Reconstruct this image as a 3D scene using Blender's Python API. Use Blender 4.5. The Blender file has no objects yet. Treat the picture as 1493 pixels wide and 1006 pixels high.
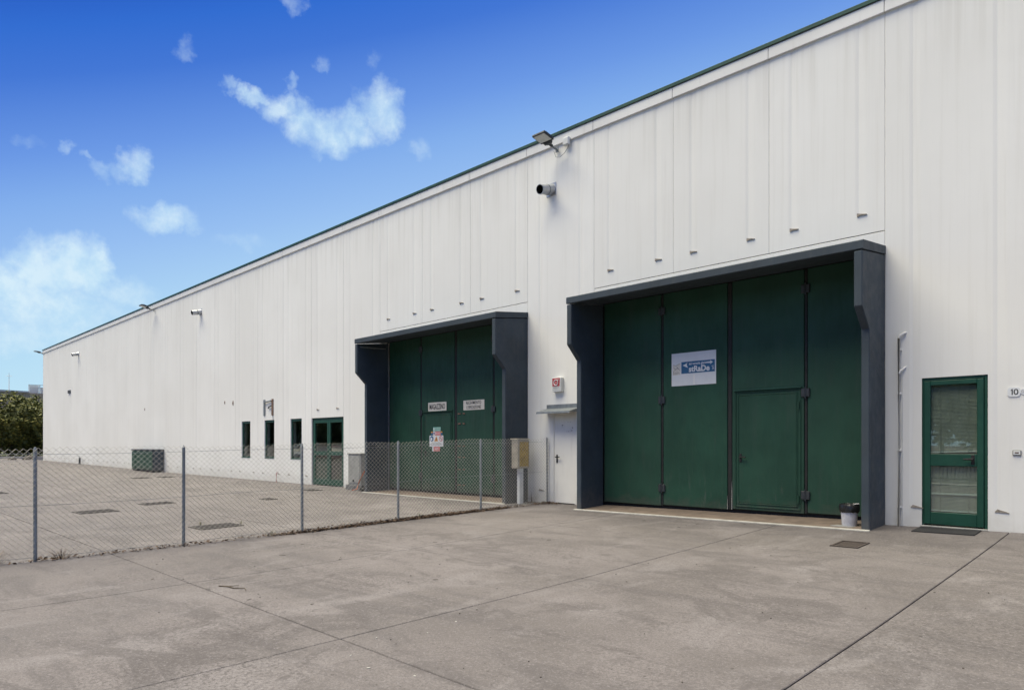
import bpy, math, random
from mathutils import Vector, Matrix, noise
R = math.radians
sc = bpy.context.scene
col = sc.collection
random.seed(7)

# ------------------------------------------------------------------ camera
PHI = 44.557
CAM = Vector((0.0, -12.11, 1.39))
cd = bpy.data.cameras.new('camera')
cd.sensor_width = 36.0
cd.lens = 24.0
cd.shift_y = 0.0971
cd.clip_start = 0.05
cd.clip_end = 5000.0
cam = bpy.data.objects.new('camera', cd)
cam.location = CAM
cam.rotation_euler = (R(90), 0, R(PHI))
col.objects.link(cam)
sc.camera = cam

# ------------------------------------------------------------------ view
sc.view_settings.view_transform = 'Standard'
sc.view_settings.look = 'None'
sc.view_settings.gamma = 1.0
sc.view_settings.use_curve_mapping = False
EXPO = 2.42
sc.view_settings.exposure = EXPO

# ------------------------------------------------------------------ sun (thin overcast: wide and soft)
SUN_EL, SUN_AZ = 72.0, 224.0            # azimuth clockwise from +Y
sd = bpy.data.lights.new('sun', 'SUN')
sd.energy = 1.5
sd.angle = R(64)
sd.color = (1.0, 0.93, 0.70)
sun = bpy.data.objects.new('sun', sd)
sun.rotation_euler = (R(90 - SUN_EL), 0, R(180 - SUN_AZ))
sun.location = (0, -30, 30)
col.objects.link(sun)


# ------------------------------------------------------------------ node helpers
def lin(c):
    return tuple(((v / 255) / 12.92 if v / 255 <= .04045 else ((v / 255 + .055) / 1.055) ** 2.4) for v in c)


class NT:
    def __init__(s, tree):
        s.t = tree

    def n(s, ty, **kw):
        nd = s.t.nodes.new(ty)
        for k, v in kw.items():
            setattr(nd, k, v)
        return nd

    def set(s, sock, v):
        if v is None:
            return
        if isinstance(v, bpy.types.NodeSocket):
            s.t.links.new(v, sock)
        elif isinstance(v, (tuple, list)) and sock.type == 'RGBA' and len(v) == 3:
            sock.default_value = (*v, 1)
        else:
            sock.default_value = v

    def m(s, op, a, b=None, c=None, clamp=False):
        nd = s.n('ShaderNodeMath', operation=op, use_clamp=clamp)
        s.set(nd.inputs[0], a)
        s.set(nd.inputs[1], b)
        s.set(nd.inputs[2], c)
        return nd.outputs[0]

    def vm(s, op, a, b=None, scale=None):
        nd = s.n('ShaderNodeVectorMath', operation=op)
        s.set(nd.inputs[0], a)
        s.set(nd.inputs[1], b)
        if scale is not None:
            s.set(nd.inputs['Scale'], scale)
        return nd.outputs['Value' if op in ('LENGTH', 'DOT_PRODUCT') else 'Vector']

    def noise(s, vec, scale, detail=4, rough=.55, dist=0, out='Fac'):
        nd = s.n('ShaderNodeTexNoise')
        s.set(nd.inputs['Vector'], vec)
        nd.inputs['Scale'].default_value = scale
        nd.inputs['Detail'].default_value = detail
        nd.inputs['Roughness'].default_value = rough
        nd.inputs['Distortion'].default_value = dist
        return nd.outputs[out]

    def ramp(s, fac, stops, interp='LINEAR'):
        nd = s.n('ShaderNodeValToRGB')
        s.set(nd.inputs[0], fac)
        cr = nd.color_ramp
        cr.interpolation = interp
        while len(cr.elements) < len(stops):
            cr.elements.new(0.5)
        for e, (p, c) in zip(cr.elements, stops):
            e.position = p
            e.color = (*c, 1) if len(c) == 3 else c
        return nd.outputs[0]

    def rng(s, v, a, b, lo=0.0, hi=1.0, smooth=True):
        nd = s.n('ShaderNodeMapRange', interpolation_type='SMOOTHSTEP' if smooth else 'LINEAR')
        s.set(nd.inputs[0], v)
        nd.inputs[1].default_value = a
        nd.inputs[2].default_value = b
        nd.inputs[3].default_value = lo
        nd.inputs[4].default_value = hi
        return nd.outputs[0]

    def mix(s, f, a, b, blend='MIX'):
        nd = s.n('ShaderNodeMix', data_type='RGBA', blend_type=blend)
        s.set(nd.inputs['Factor'], f)
        s.set(nd.inputs[6], a)
        s.set(nd.inputs[7], b)
        return nd.outputs[2]

    def xyz(s, v):
        nd = s.n('ShaderNodeSeparateXYZ')
        s.set(nd.inputs[0], v)
        return nd.outputs

    def comb(s, x, y, z):
        nd = s.n('ShaderNodeCombineXYZ')
        s.set(nd.inputs[0], x)
        s.set(nd.inputs[1], y)
        s.set(nd.inputs[2], z)
        return nd.outputs[0]


# ------------------------------------------------------------------ world: blue sky with scattered small clouds
world = bpy.data.worlds.new('World')
sc.world = world
world.use_nodes = True
world.cycles.sampling_method = 'MANUAL'
world.cycles.sample_map_resolution = 256
wt = world.node_tree
wt.nodes.clear()
N = NT(wt)
K = 1.0 / 2 ** EXPO
d = N.n('ShaderNodeTexCoord').outputs['Generated']
dx, dy, dz = N.xyz(d)
el = N.m('ARCSINE', dz)
az = N.m('ADD', N.m('ARCTAN2', dx, dy), R(PHI))          # 0 = along the view, + to the right
sky = N.n('ShaderNodeTexSky', sky_type='NISHITA', sun_disc=False)
sky.sun_elevation = R(SUN_EL)
sky.sun_rotation = R(SUN_AZ)
sky.air_density = 1.0
sky.dust_density = 0.6
nish = N.vm('SCALE', sky.outputs[0], scale=0.07 * K)
# the sky pales towards one side, as in the photograph: shift the gradient with the bearing
eff = N.m('SUBTRACT', el, N.m('MULTIPLY', N.m('MAXIMUM', N.m('SUBTRACT', N.m('COSINE', N.m('SUBTRACT', az, R(30))), .39), -.1), R(20)))
eln = N.m('DIVIDE', eff, R(90))
grad = N.ramp(eln, [
    (0.00, lin((200, 234, 250))),
    (0.057, lin((187, 226, 249))),
    (0.133, lin((153, 194, 245))),
    (0.173, lin((132, 177, 240))),
    (0.205, lin((108, 155, 233))),
    (0.258, lin((66, 120, 217))),
    (0.289, lin((47, 109, 212))),
    (0.310, lin((37, 96, 202))),
    (0.45, lin((28, 80, 186))),
    (1.00, lin((22, 66, 165))),
])
grad = N.vm('SCALE', grad, scale=K)
base = N.mix(0.06, grad, nish)

# clouds are laid on the sky sphere by bearing and elevation, the pattern goes round every 84 degrees
PER = R(84)
azw = N.m('SUBTRACT', N.m('FLOORED_MODULO', N.m('ADD', az, R(42)), PER), R(42))
w1 = N.noise(d, 9.0, 5, .6, out='Color')
w2 = N.noise(d, 30.0, 5, .62, out='Color')
wx1, wy1, _ = N.xyz(w1)
wx2, wy2, _ = N.xyz(w2)
ax_ = N.m('ADD', azw, N.m('ADD', N.m('MULTIPLY', N.m('SUBTRACT', wx1, .5), .05), N.m('MULTIPLY', N.m('SUBTRACT', wx2, .5), .045)))
ey_ = N.m('ADD', el, N.m('ADD', N.m('MULTIPLY', N.m('SUBTRACT', wy1, .5), .05), N.m('MULTIPLY', N.m('SUBTRACT', wy2, .5), .045)))


def blob(x, y, rx, ry):
    t = (x - 746.5) / 995
    u = (648 - y) / 995
    a = math.atan(t)
    e = math.atan(u / math.sqrt(1 + t * t))
    return a, e, rx / 995 / (1 + t * t), ry / 995 / math.sqrt(1 + t * t)


CL = [(368, 142, 24, 14, 1), (405, 158, 32, 22, 1), (440, 182, 36, 28, 1), (475, 196, 44, 28, 1), (520, 186, 38, 24, 1),
      (556, 160, 34, 34, 1), (572, 138, 16.4, 14.76, 0.68), (340, 125, 13.94, 9.84, 0.6375), (420, 121, 11.48, 11.48, 0.6375), (465, 96, 9.84, 8.2, 0.425),
      (275, 72, 16.4, 13.94, 0.4675), (612, 214, 16.4, 15.58, 0.425), (198, 236, 24.6, 21.32, 0.8075), (172, 246, 27.88, 14.76, 0.51), (148, 250, 19.68, 16.4, 0.51),
      (104, 219, 11.48, 9.84, 0.51), (131, 229, 8.2, 7.38, 0.425), (45, 214, 27.88, 9.84, 0.2975), (238, 316, 46, 20, 0.9), (268, 322, 21.32, 18.04, 0.68),
      (432, 4, 21.32, 11.48, 0.425), (350, 352, 42, 12, 0.35), (548, 90, 11.48, 9.84, 0.238),
      (56, 398, 56, 46, 1.2), (108, 394, 56, 40, 1.2), (140, 398, 28, 42, 1.15), (15, 420, 64, 42, 1.15), (182, 424, 46, 22, 0.7), (70, 446, 120, 40, 1),
      (40, 484, 140, 34, 0.75)]
dens = None
for (x, y, rx, ry, s) in CL:
    a, e, ra, re = blob(x, y, rx, ry)
    qx = N.m('MULTIPLY', N.m('SUBTRACT', ax_, a), 1 / ra)
    qy = N.m('MULTIPLY', N.m('SUBTRACT', ey_, e), 1 / re)
    r2 = N.m('ADD', N.m('MULTIPLY', qx, qx), N.m('MULTIPLY', qy, qy))
    v = N.m('MULTIPLY', N.m('MULTIPLY', N.m('SUBTRACT', 1.5, r2, clamp=False), .72, clamp=True), s)
    dens = v if dens is None else N.m('MAXIMUM', dens, v)
fine = N.noise(d, 55.0, 6, .6)
mid = N.noise(d, 26.0, 4, .6)
dens = N.m('ADD', dens, N.m('MULTIPLY', N.m('MULTIPLY', N.m('SUBTRACT', fine, .52), .8), N.rng(dens, .0, .25)))
mask = N.m('POWER', N.rng(dens, 0.0, 1.15, 0, 1, smooth=False), 1.35)
mask = N.m('MULTIPLY', mask, .86)
mask = N.m('MULTIPLY', mask, N.rng(mid, .25, .62, .95, 1.0))
ccol = N.vm('SCALE', N.mix(N.rng(N.m('ADD', N.m('MULTIPLY', mid, .6), N.m('MULTIPLY', fine, .4)), .38, .62), lin((198, 230, 249)), lin((220, 242, 252))), scale=K)
final = N.mix(mask, base, ccol)
bg = N.n('ShaderNodeBackground')
wt.links.new(final, bg.inputs[0])
bg.inputs[1].default_value = 1.0
wo = N.n('ShaderNodeOutputWorld')
wt.links.new(bg.outputs[0], wo.inputs[0])


# ------------------------------------------------------------------ materials
MATS = {}


def mat(name, base, rough=.7, metal=0.0, build=None, spec=.5):
    m = bpy.data.materials.new(name)
    m.use_nodes = True
    nt = m.node_tree
    b = nt.nodes['Principled BSDF']
    b.inputs['Base Color'].default_value = (*base, 1)
    b.inputs['Roughness'].default_value = rough
    b.inputs['Metallic'].default_value = metal
    b.inputs['Specular IOR Level'].default_value = spec
    if build:
        build(NT(nt), b)
    MATS[name] = m
    return m


def worn(base, amount=.12, scale=3.0, rough=.6, dirt=(.12, .1, .08), dirt_amt=.25, bump=.0, bscale=60):
    def f(N, b):
        p = N.n('ShaderNodeNewGeometry').outputs['Position']
        a = N.noise(p, scale, 6, .6)
        c = N.mix(N.rng(a, .3, .7), tuple(v * (1 - amount) for v in base), tuple(min(1, v * (1 + amount)) for v in base))
        st = N.noise(N.vm('MULTIPLY', p, (6, 6, .7)), scale * .8, 5, .6)
        c = N.mix(N.rng(st, .52, .78, 0, dirt_amt), c, dirt)
        N.set(b.inputs['Base Color'], c)
        N.set(b.inputs['Roughness'], N.rng(N.noise(p, scale * 4, 4), .3, .7, rough - .1, rough + .1))
        if bump:
            bn = N.n('ShaderNodeBump')
            bn.inputs['Strength'].default_value = bump
            bn.inputs['Distance'].default_value = .01
            N.set(bn.inputs['Height'], N.noise(p, bscale, 4))
            N.set(b.inputs['Normal'], bn.outputs[0])
    return f


def wall_nodes(N, b):
    g = N.n('ShaderNodeNewGeometry')
    p = g.outputs['Position']
    rnd = N.n('ShaderNodeObjectInfo').outputs['Random']
    x, y, z = N.xyz(p)
    big = N.noise(p, .35, 4, .55)
    c = N.mix(N.rng(big, .3, .7), (.745, .733, .700), (.795, .785, .755))
    c = N.mix(N.m('MULTIPLY', rnd, .30), c, (.66, .645, .61))
    st = N.noise(N.vm('MULTIPLY', p, (9, 9, .22)), 1.1, 6, .65)
    c = N.mix(N.rng(st, .48, .8, 0, .24), c, (.54, .515, .46))
    st2 = N.noise(N.vm('MULTIPLY', p, (30, 30, .5)), 1.0, 4, .6)
    c = N.mix(N.rng(st2, .58, .85, 0, .12), c, (.5, .48, .43))
    # splash dirt along the foot of the wall
    fn = N.noise(p, 2.2, 5, .65)
    h = N.m('ADD', z, N.m('MULTIPLY', N.m('SUBTRACT', fn, .5), .9))
    c = N.mix(N.rng(h, .0, .5, .32, 0), c, (.40, .37, .32))
    # run-off below the fascia
    c = N.mix(N.m('MULTIPLY', N.rng(z, 6.6, 8.4, 0, .3), N.rng(N.noise(N.vm('MULTIPLY', p, (5, 5, .15)), 1.3, 4), .45, .7)), c, (.53, .51, .46))
    # specks
    sp = N.noise(p, 38, 2, .5)
    c = N.mix(N.rng(sp, .70, .8, 0, .25), c, (.42, .39, .34))
    N.set(b.inputs['Base Color'], c)
    b.inputs['Roughness'].default_value = .82
    bn = N.n('ShaderNodeBump')
    bn.inputs['Strength'].default_value = .22
    bn.inputs['Distance'].default_value = .012
    N.set(bn.inputs['Height'], N.m('ADD', N.noise(p, 120, 4, .6), N.m('MULTIPLY', N.noise(N.vm('MULTIPLY', p, (1, 1, .35)), 2.5, 3), 1.4)))
    N.set(b.inputs['Normal'], bn.outputs[0])


def concrete_nodes(N, b):
    p = N.n('ShaderNodeNewGeometry').outputs['Position']
    rnd = N.n('ShaderNodeObjectInfo').outputs['Random']
    a = N.noise(p, .42, 7, .62, .7)
    c = N.mix(N.rng(a, .34, .66), (0.122, 0.109, 0.104), (0.185, 0.167, 0.165))
    # tyre and trowel streaks
    s1 = N.noise(N.vm('MULTIPLY', p, (.45, 1.7, 1)), 1.0, 8, .68, .9)
    c = N.mix(N.rng(s1, .47, .62, 0, .82), c, (0.091, 0.082, 0.081))
    s2 = N.noise(N.vm('MULTIPLY', N.vm('ADD', p, (0, 17, 0)), (1.2, .55, 1)), 1.2, 8, .68, .6)
    c = N.mix(N.rng(s2, .50, .66, 0, .62), c, (0.233, 0.216, 0.217))
    # oil and water stains, ragged
    s3 = N.noise(N.vm('ADD', p, (11, 5, 0)), .75, 9, .72, 1.3)
    c = N.mix(N.rng(s3, .54, .62, 0, .68), c, (0.080, 0.071, 0.069))
    s4 = N.noise(N.vm('ADD', p, (3, 31, 0)), 2.2, 9, .74, .8)
    c = N.mix(N.rng(s4, .56, .66, 0, .60), c, (0.086, 0.076, 0.076))
    s5 = N.noise(N.vm('ADD', p, (40, 3, 0)), 5.5, 7, .72, .5)
    c = N.mix(N.rng(s5, .60, .72, 0, .45), c, (0.237, 0.222, 0.227))
    # exposed aggregate grain
    g1 = N.noise(p, 60, 4, .8)
    c = N.mix(N.rng(g1, .42, .60, 0, .70), c, (0.088, 0.079, 0.079))
    g2 = N.noise(p, 40, 5, .8)
    c = N.mix(N.rng(g2, .53, .64, 0, .60), c, (0.237, 0.220, 0.225))
    wear = N.noise(N.vm('ADD', p, (7, 0, 0)), .42, 5, .62, .5)
    g3 = N.noise(p, 26, 6, .8)
    c = N.mix(N.m('MULTIPLY', N.rng(g3, .49, .58, 0, .85), N.rng(wear, .40, .66)), c, (0.072, 0.064, 0.063))
    sp = N.noise(N.vm('ADD', p, (2, 9, 0)), 21, 3, .6)
    c = N.mix(N.rng(sp, .66, .72, 0, .8), c, (0.053, 0.046, 0.043))
    # hairline cracks
    v = N.n('ShaderNodeTexVoronoi', feature='DISTANCE_TO_EDGE')
    N.set(v.inputs['Vector'], N.vm('ADD', p, N.vm('SCALE', N.noise(p, 1.6, 5, .7, out='Color'), scale=1.3)))
    v.inputs['Scale'].default_value = .23
    crk = N.m('MULTIPLY', N.rng(v.outputs['Distance'], .0, .0016, .6, 0), N.rng(N.noise(p, .5, 2), .48, .58))
    c = N.mix(crk, c, (0.037, 0.033, 0.032))
    c = N.mix(N.m('MULTIPLY', rnd, .18), c, (0.102, 0.091, 0.092))
    N.set(b.inputs['Base Color'], c)
    N.set(b.inputs['Roughness'], N.rng(a, .3, .7, .72, .9))
    b.inputs['Specular IOR Level'].default_value = .35
    bn = N.n('ShaderNodeBump')
    bn.inputs['Strength'].default_value = .4
    bn.inputs['Distance'].default_value = .008
    N.set(bn.inputs['Height'], N.m('ADD', g1, N.m('MULTIPLY', g3, 1.3)))
    N.set(b.inputs['Normal'], bn.outputs[0])


def leaf_nodes(c1, c2, c3):
    def f(N, b):
        g = N.n('ShaderNodeNewGeometry')
        c = N.ramp(g.outputs['Random Per Island'], [(0, c1), (.5, c2), (1, c3)])
        big = N.noise(g.outputs['Position'], .8, 2)
        c = N.mix(N.rng(big, .35, .65, 0, .5), c, c1)
        N.set(b.inputs['Base Color'], c)
    return f


def blue_hood(N, b):
    worn((.032, .046, .060), .16, 1.7, .72, (.062, .070, .074), .35, .12, 90)(N, b)
    p = N.n('ShaderNodeNewGeometry').outputs['Position']
    x, y, z = N.xyz(p)
    c0 = b.inputs['Base Color'].links[0].from_socket
    h = N.m('ADD', z, N.m('MULTIPLY', N.m('SUBTRACT', N.noise(p, 3.5, 6, .7), .5), 1.1))
    c = N.mix(N.rng(h, .05, .55, .45, 0), c0, (.12, .112, .10))
    sc_ = N.noise(N.vm('MULTIPLY', p, (1, 1, .3)), 14, 5, .7)
    c = N.mix(N.rng(sc_, .66, .74, 0, .35), c, (.13, .14, .145))
    N.set(b.inputs['Base Color'], c)


def gate_green(N, b):
    worn((.018, .060, .038), .16, 1.3, .56, (.042, .066, .052), .5, .06, 40)(N, b)
    p = N.n('ShaderNodeNewGeometry').outputs['Position']
    x, y, z = N.xyz(p)
    c0 = b.inputs['Base Color'].links[0].from_socket
    c = N.mix(N.m('MULTIPLY', N.n('ShaderNodeObjectInfo').outputs['Random'], .22), c0, (.030, .060, .045))
    # scuffs and splashes low down, run-off streaks
    scf = N.noise(N.vm('MULTIPLY', p, (9, 9, 1.4)), 1.6, 6, .7)
    c = N.mix(N.m('MULTIPLY', N.rng(scf, .55, .72, 0, .55), N.rng(z, .2, 1.1, 1, 0)), c, (.085, .10, .088))
    h = N.m('ADD', z, N.m('MULTIPLY', N.m('SUBTRACT', N.noise(p, 4, 6, .7), .5), .7))
    c = N.mix(N.rng(h, .1, .4, .4, 0), c, (.075, .072, .06))
    st_ = N.noise(N.vm('MULTIPLY', p, (14, 14, .35)), 1.5, 5, .65)
    c = N.mix(N.rng(st_, .56, .78, 0, .30), c, (.048, .075, .06))
    N.set(b.inputs['Base Color'], c)
    N.set(b.inputs['Roughness'], N.rng(scf, .4, .7, .48, .7))


mat('wall_paint', (.73, .72, .7), .82, build=wall_nodes)
mat('ledge_dirt', (.16, .135, .11), .95, build=worn((.27, .235, .195), .3, 20, .9, (.13, .11, .09), .5))
mat('sealant', (.50, .485, .45), .8, build=worn((.63, .615, .575), .08, 3, .8, (.42, .40, .35), .45))
mat('fascia_paint', (.70, .69, .67), .6, build=worn((.70, .69, .665), .05, 1.0, .6, (.45, .42, .37), .3))
mat('green_flashing', (.02, .07, .052), .5, build=worn((.020, .068, .052), .12, 2.0, .5, (.05, .06, .055), .3), spec=.3)
mat('green_paint', (.02, .066, .044), .55, build=gate_green, spec=.25)
mat('green_frame', (.011, .058, .038), .45, build=worn((.011, .060, .039), .12, 3, .45, (.03, .06, .045), .3), spec=.35)
mat('hood_paint', (.052, .066, .08), .7, build=blue_hood)
mat('black_rubber_and_shade', (.010, .010, .010), .7, build=worn((.011, .011, .011), .3, 8, .7, (.04, .035, .03), .4))
mat('concrete', (.27, .25, .22), .85, build=concrete_nodes)
mat('sill_tile', (.16, .12, .095), .8, build=worn((.155, .118, .093), .22, 5, .8, (.12, .10, .085), .4, .2, 80))
mat('pale_edge', (.50, .49, .45), .8, build=worn((.37, .36, .33), .15, 7, .8, (.2, .19, .17), .5))
mat('subsoil', (.07, .06, .05), .95, build=worn((.07, .06, .05), .3, 4, .95))
mat('asphalt', (.055, .055, .055), .9, build=worn((.06, .06, .058), .2, 1.5, .9, (.03, .03, .03), .3, .3, 90))
mat('galvanised', (.42, .43, .44), .42, .75, build=worn((.44, .45, .46), .15, 8, .42, (.25, .24, .22), .35))
mat('galvanised_dull', (.27, .285, .30), .55, .3, build=worn((.19, .21, .225), .14, 9, .55, (.16, .15, .14), .4))
mat('wire', (.55, .52, .46), .55, .1, build=worn((.43, .41, .365), .15, 4, .55, (.26, .2, .15), .3))
mat('dark_metal', (.045, .05, .055), .5, .4, build=worn((.045, .05, .055), .2, 8, .5, (.1, .08, .06), .3))
mat('led_glass', (.45, .47, .47), .18, build=worn((.45, .47, .46), .1, 25, .2, (.3, .3, .3), .2))
mat('white_plastic', (.62, .63, .63), .5, build=worn((.62, .63, .62), .06, 6, .5, (.35, .33, .3), .3))
mat('grey_cabinet', (.38, .385, .38), .65, build=worn((.27, .27, .255), .14, 5, .65, (.18, .17, .15), .4, .1, 60))
mat('beige_cabinet', (.28, .25, .2), .7, build=worn((.29, .26, .21), .15, 7, .7, (.14, .12, .1), .45, .1, 60))
mat('dark_concrete', (.13, .13, .13), .9, build=worn((.13, .13, .13), .25, 8, .9, (.06, .06, .055), .4, .3, 60))
mat('yellow_panel', (.34, .22, .04), .6, build=worn((.34, .22, .04), .25, 9, .6, (.12, .085, .04), .6))
mat('rust', (.16, .075, .045), .85, build=worn((.15, .09, .065), .3, 14, .85, (.06, .045, .04), .5, .3, 60))
mat('rust_dark', (.07, .052, .042), .85, build=worn((.045, .034, .029), .3, 14, .85, (.03, .025, .022), .5, .3, 60))
mat('red_paint', (.36, .05, .04), .6, build=worn((.36, .06, .045), .2, 9, .6))
mat('orange_cable', (.42, .10, .04), .6, build=worn((.42, .11, .05), .2, 12, .6))
mat('sign_white', (.66, .67, .68), .5, build=worn((.66, .67, .68), .03, 4, .5, (.5, .49, .46), .15))
mat('sign_cream', (.62, .58, .51), .55, build=worn((.64, .60, .53), .05, 9, .55, (.4, .36, .3), .3))
mat('ink_black', (.02, .02, .022), .6, build=worn((.03, .03, .032), .2, 30, .6))
mat('ink_grey', (.32, .32, .33), .6, build=worn((.30, .29, .27), .2, 30, .6))
mat('sign_blue', (.018, .10, .24), .5, build=worn((.02, .105, .23), .08, 8, .5, (.08, .14, .2), .3))
mat('sign_red', (.42, .035, .045), .5, build=worn((.40, .04, .05), .1, 12, .5, (.25, .1, .1), .3))
mat('sign_pink', (.6, .19, .19), .55, build=worn((.58, .2, .2), .1, 15, .55))
mat('sign_teal', (.22, .48, .41), .55, build=worn((.24, .48, .42), .1, 15, .55))
mat('sign_orange', (.62, .26, .05), .55, build=worn((.62, .27, .05), .1, 15, .55))
mat('sign_violet', (.12, .07, .22), .55, build=worn((.12, .07, .22), .1, 15, .55))
mat('door_white', (.70, .695, .68), .5, build=worn((.79, .77, .72), .035, 2, .5, (.5, .47, .42), .22))
mat('blind_slat', (.42, .43, .39), .6, build=worn((.43, .44, .40), .1, 6, .6))
mat('blind_rail', (.78, .82, .78), .5, build=worn((.74, .78, .74), .05, 6, .5))
mat('doormat', (.02, .02, .022), .95, build=worn((.018, .018, .02), .3, 60, .95, (.08, .07, .06), .3, .4, 150))
mat('grate', (.075, .07, .065), .8, .2, build=worn((.08, .072, .066), .3, 20, .8, (.14, .1, .07), .4))
mat('bucket_white', (.58, .57, .60), .6, build=worn((.58, .57, .60), .1, 15, .6, (.25, .23, .22), .6))
mat('black_bag', (.012, .012, .013), .35, build=worn((.012, .012, .013), .3, 30, .35))
mat('bark', (.09, .07, .05), .95, build=worn((.09, .07, .05), .3, 9, .95, (.04, .03, .025), .4, .4, 50))
mat('leaf_hedge', (.06, .075, .02), .65, build=leaf_nodes((.045, .060, .013), (.13, .145, .028), (.29, .26, .055)))
mat('leaf_tree', (.04, .07, .02), .65, build=leaf_nodes((.03, .05, .018), (.065, .095, .03), (.10, .13, .04)))
mat('dead_leaf', (.16, .09, .05), .9, build=leaf_nodes((.055, .034, .022), (.115, .068, .042), (.20, .14, .09)))
mat('weed', (.12, .13, .05), .8, build=leaf_nodes((.09, .10, .035), (.16, .16, .06), (.25, .21, .11)))
mat('verge_grass', (.06, .075, .03), .95, build=worn((.075, .085, .035), .3, 3, .95, (.14, .11, .07), .4, .3, 30))
mat('brown_cladding', (.34, .27, .2), .8, build=worn((.36, .285, .21), .08, .5, .8, (.22, .18, .14), .3))
mat('roof_sheet', (.45, .45, .45), .6, build=worn((.45, .45, .45), .08, .5, .6))
mat('car_silver', (.42, .44, .46), .3, .5, build=worn((.44, .46, .48), .03, 2, .3))
mat('car_red', (.26, .03, .03), .3, .2, build=worn((.27, .03, .03), .05, 2, .3))
mat('tyre', (.02, .02, .02), .9, build=worn((.02, .02, .02), .2, 20, .9))
mat('car_glass', (.015, .018, .02), .08)
mat('lamp_red', (.3, .02, .02), .2, build=worn((.3, .02, .02), .1, 20, .2))
mat('lamp_clear', (.6, .6, .6), .15, build=worn((.6, .6, .6), .1, 20, .15))
mat('interior_dark', (.05, .048, .045), .9, build=worn((.05, .048, .045), .2, 1, .9))
mat('dark_stone', (.07, .065, .06), .9, build=worn((.07, .062, .055), .4, 9, .9, (.2, .15, .1), .5, .4, 20))

gm = bpy.data.materials.new('glass')
gm.use_nodes = True
gt = gm.node_tree
gt.nodes.clear()
G_ = NT(gt)
gg = G_.n('ShaderNodeNewGeometry')
lw = G_.m('POWER', G_.m('SUBTRACT', 1.0, G_.m('ABSOLUTE', G_.vm('DOT_PRODUCT', gg.outputs['Normal'], gg.outputs['Incoming']))), 5)
trn = G_.n('ShaderNodeBsdfTransparent')
trn.inputs[0].default_value = (.80, .84, .81, 1)
gl = G_.n('ShaderNodeBsdfGlossy')
gl.inputs['Roughness'].default_value = .015
gl.inputs['Color'].default_value = (.9, .92, .92, 1)
gp = G_.n('ShaderNodeNewGeometry').outputs['Position']
gb = G_.n('ShaderNodeBump')
gb.inputs['Strength'].default_value = .02
gb.inputs['Distance'].default_value = .02
G_.set(gb.inputs['Height'], G_.noise(gp, 1.3, 2))
gt.links.new(gb.outputs[0], gl.inputs['Normal'])
ms = G_.n('ShaderNodeMixShader')
G_.set(ms.inputs[0], G_.m('MULTIPLY_ADD', lw, .9, .10, clamp=True))
gt.links.new(trn.outputs[0], ms.inputs[1])
gt.links.new(gl.outputs[0], ms.inputs[2])
go_ = G_.n('ShaderNodeOutputMaterial')
gt.links.new(ms.outputs[0], go_.inputs[0])
MATS['glass'] = gm


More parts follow.
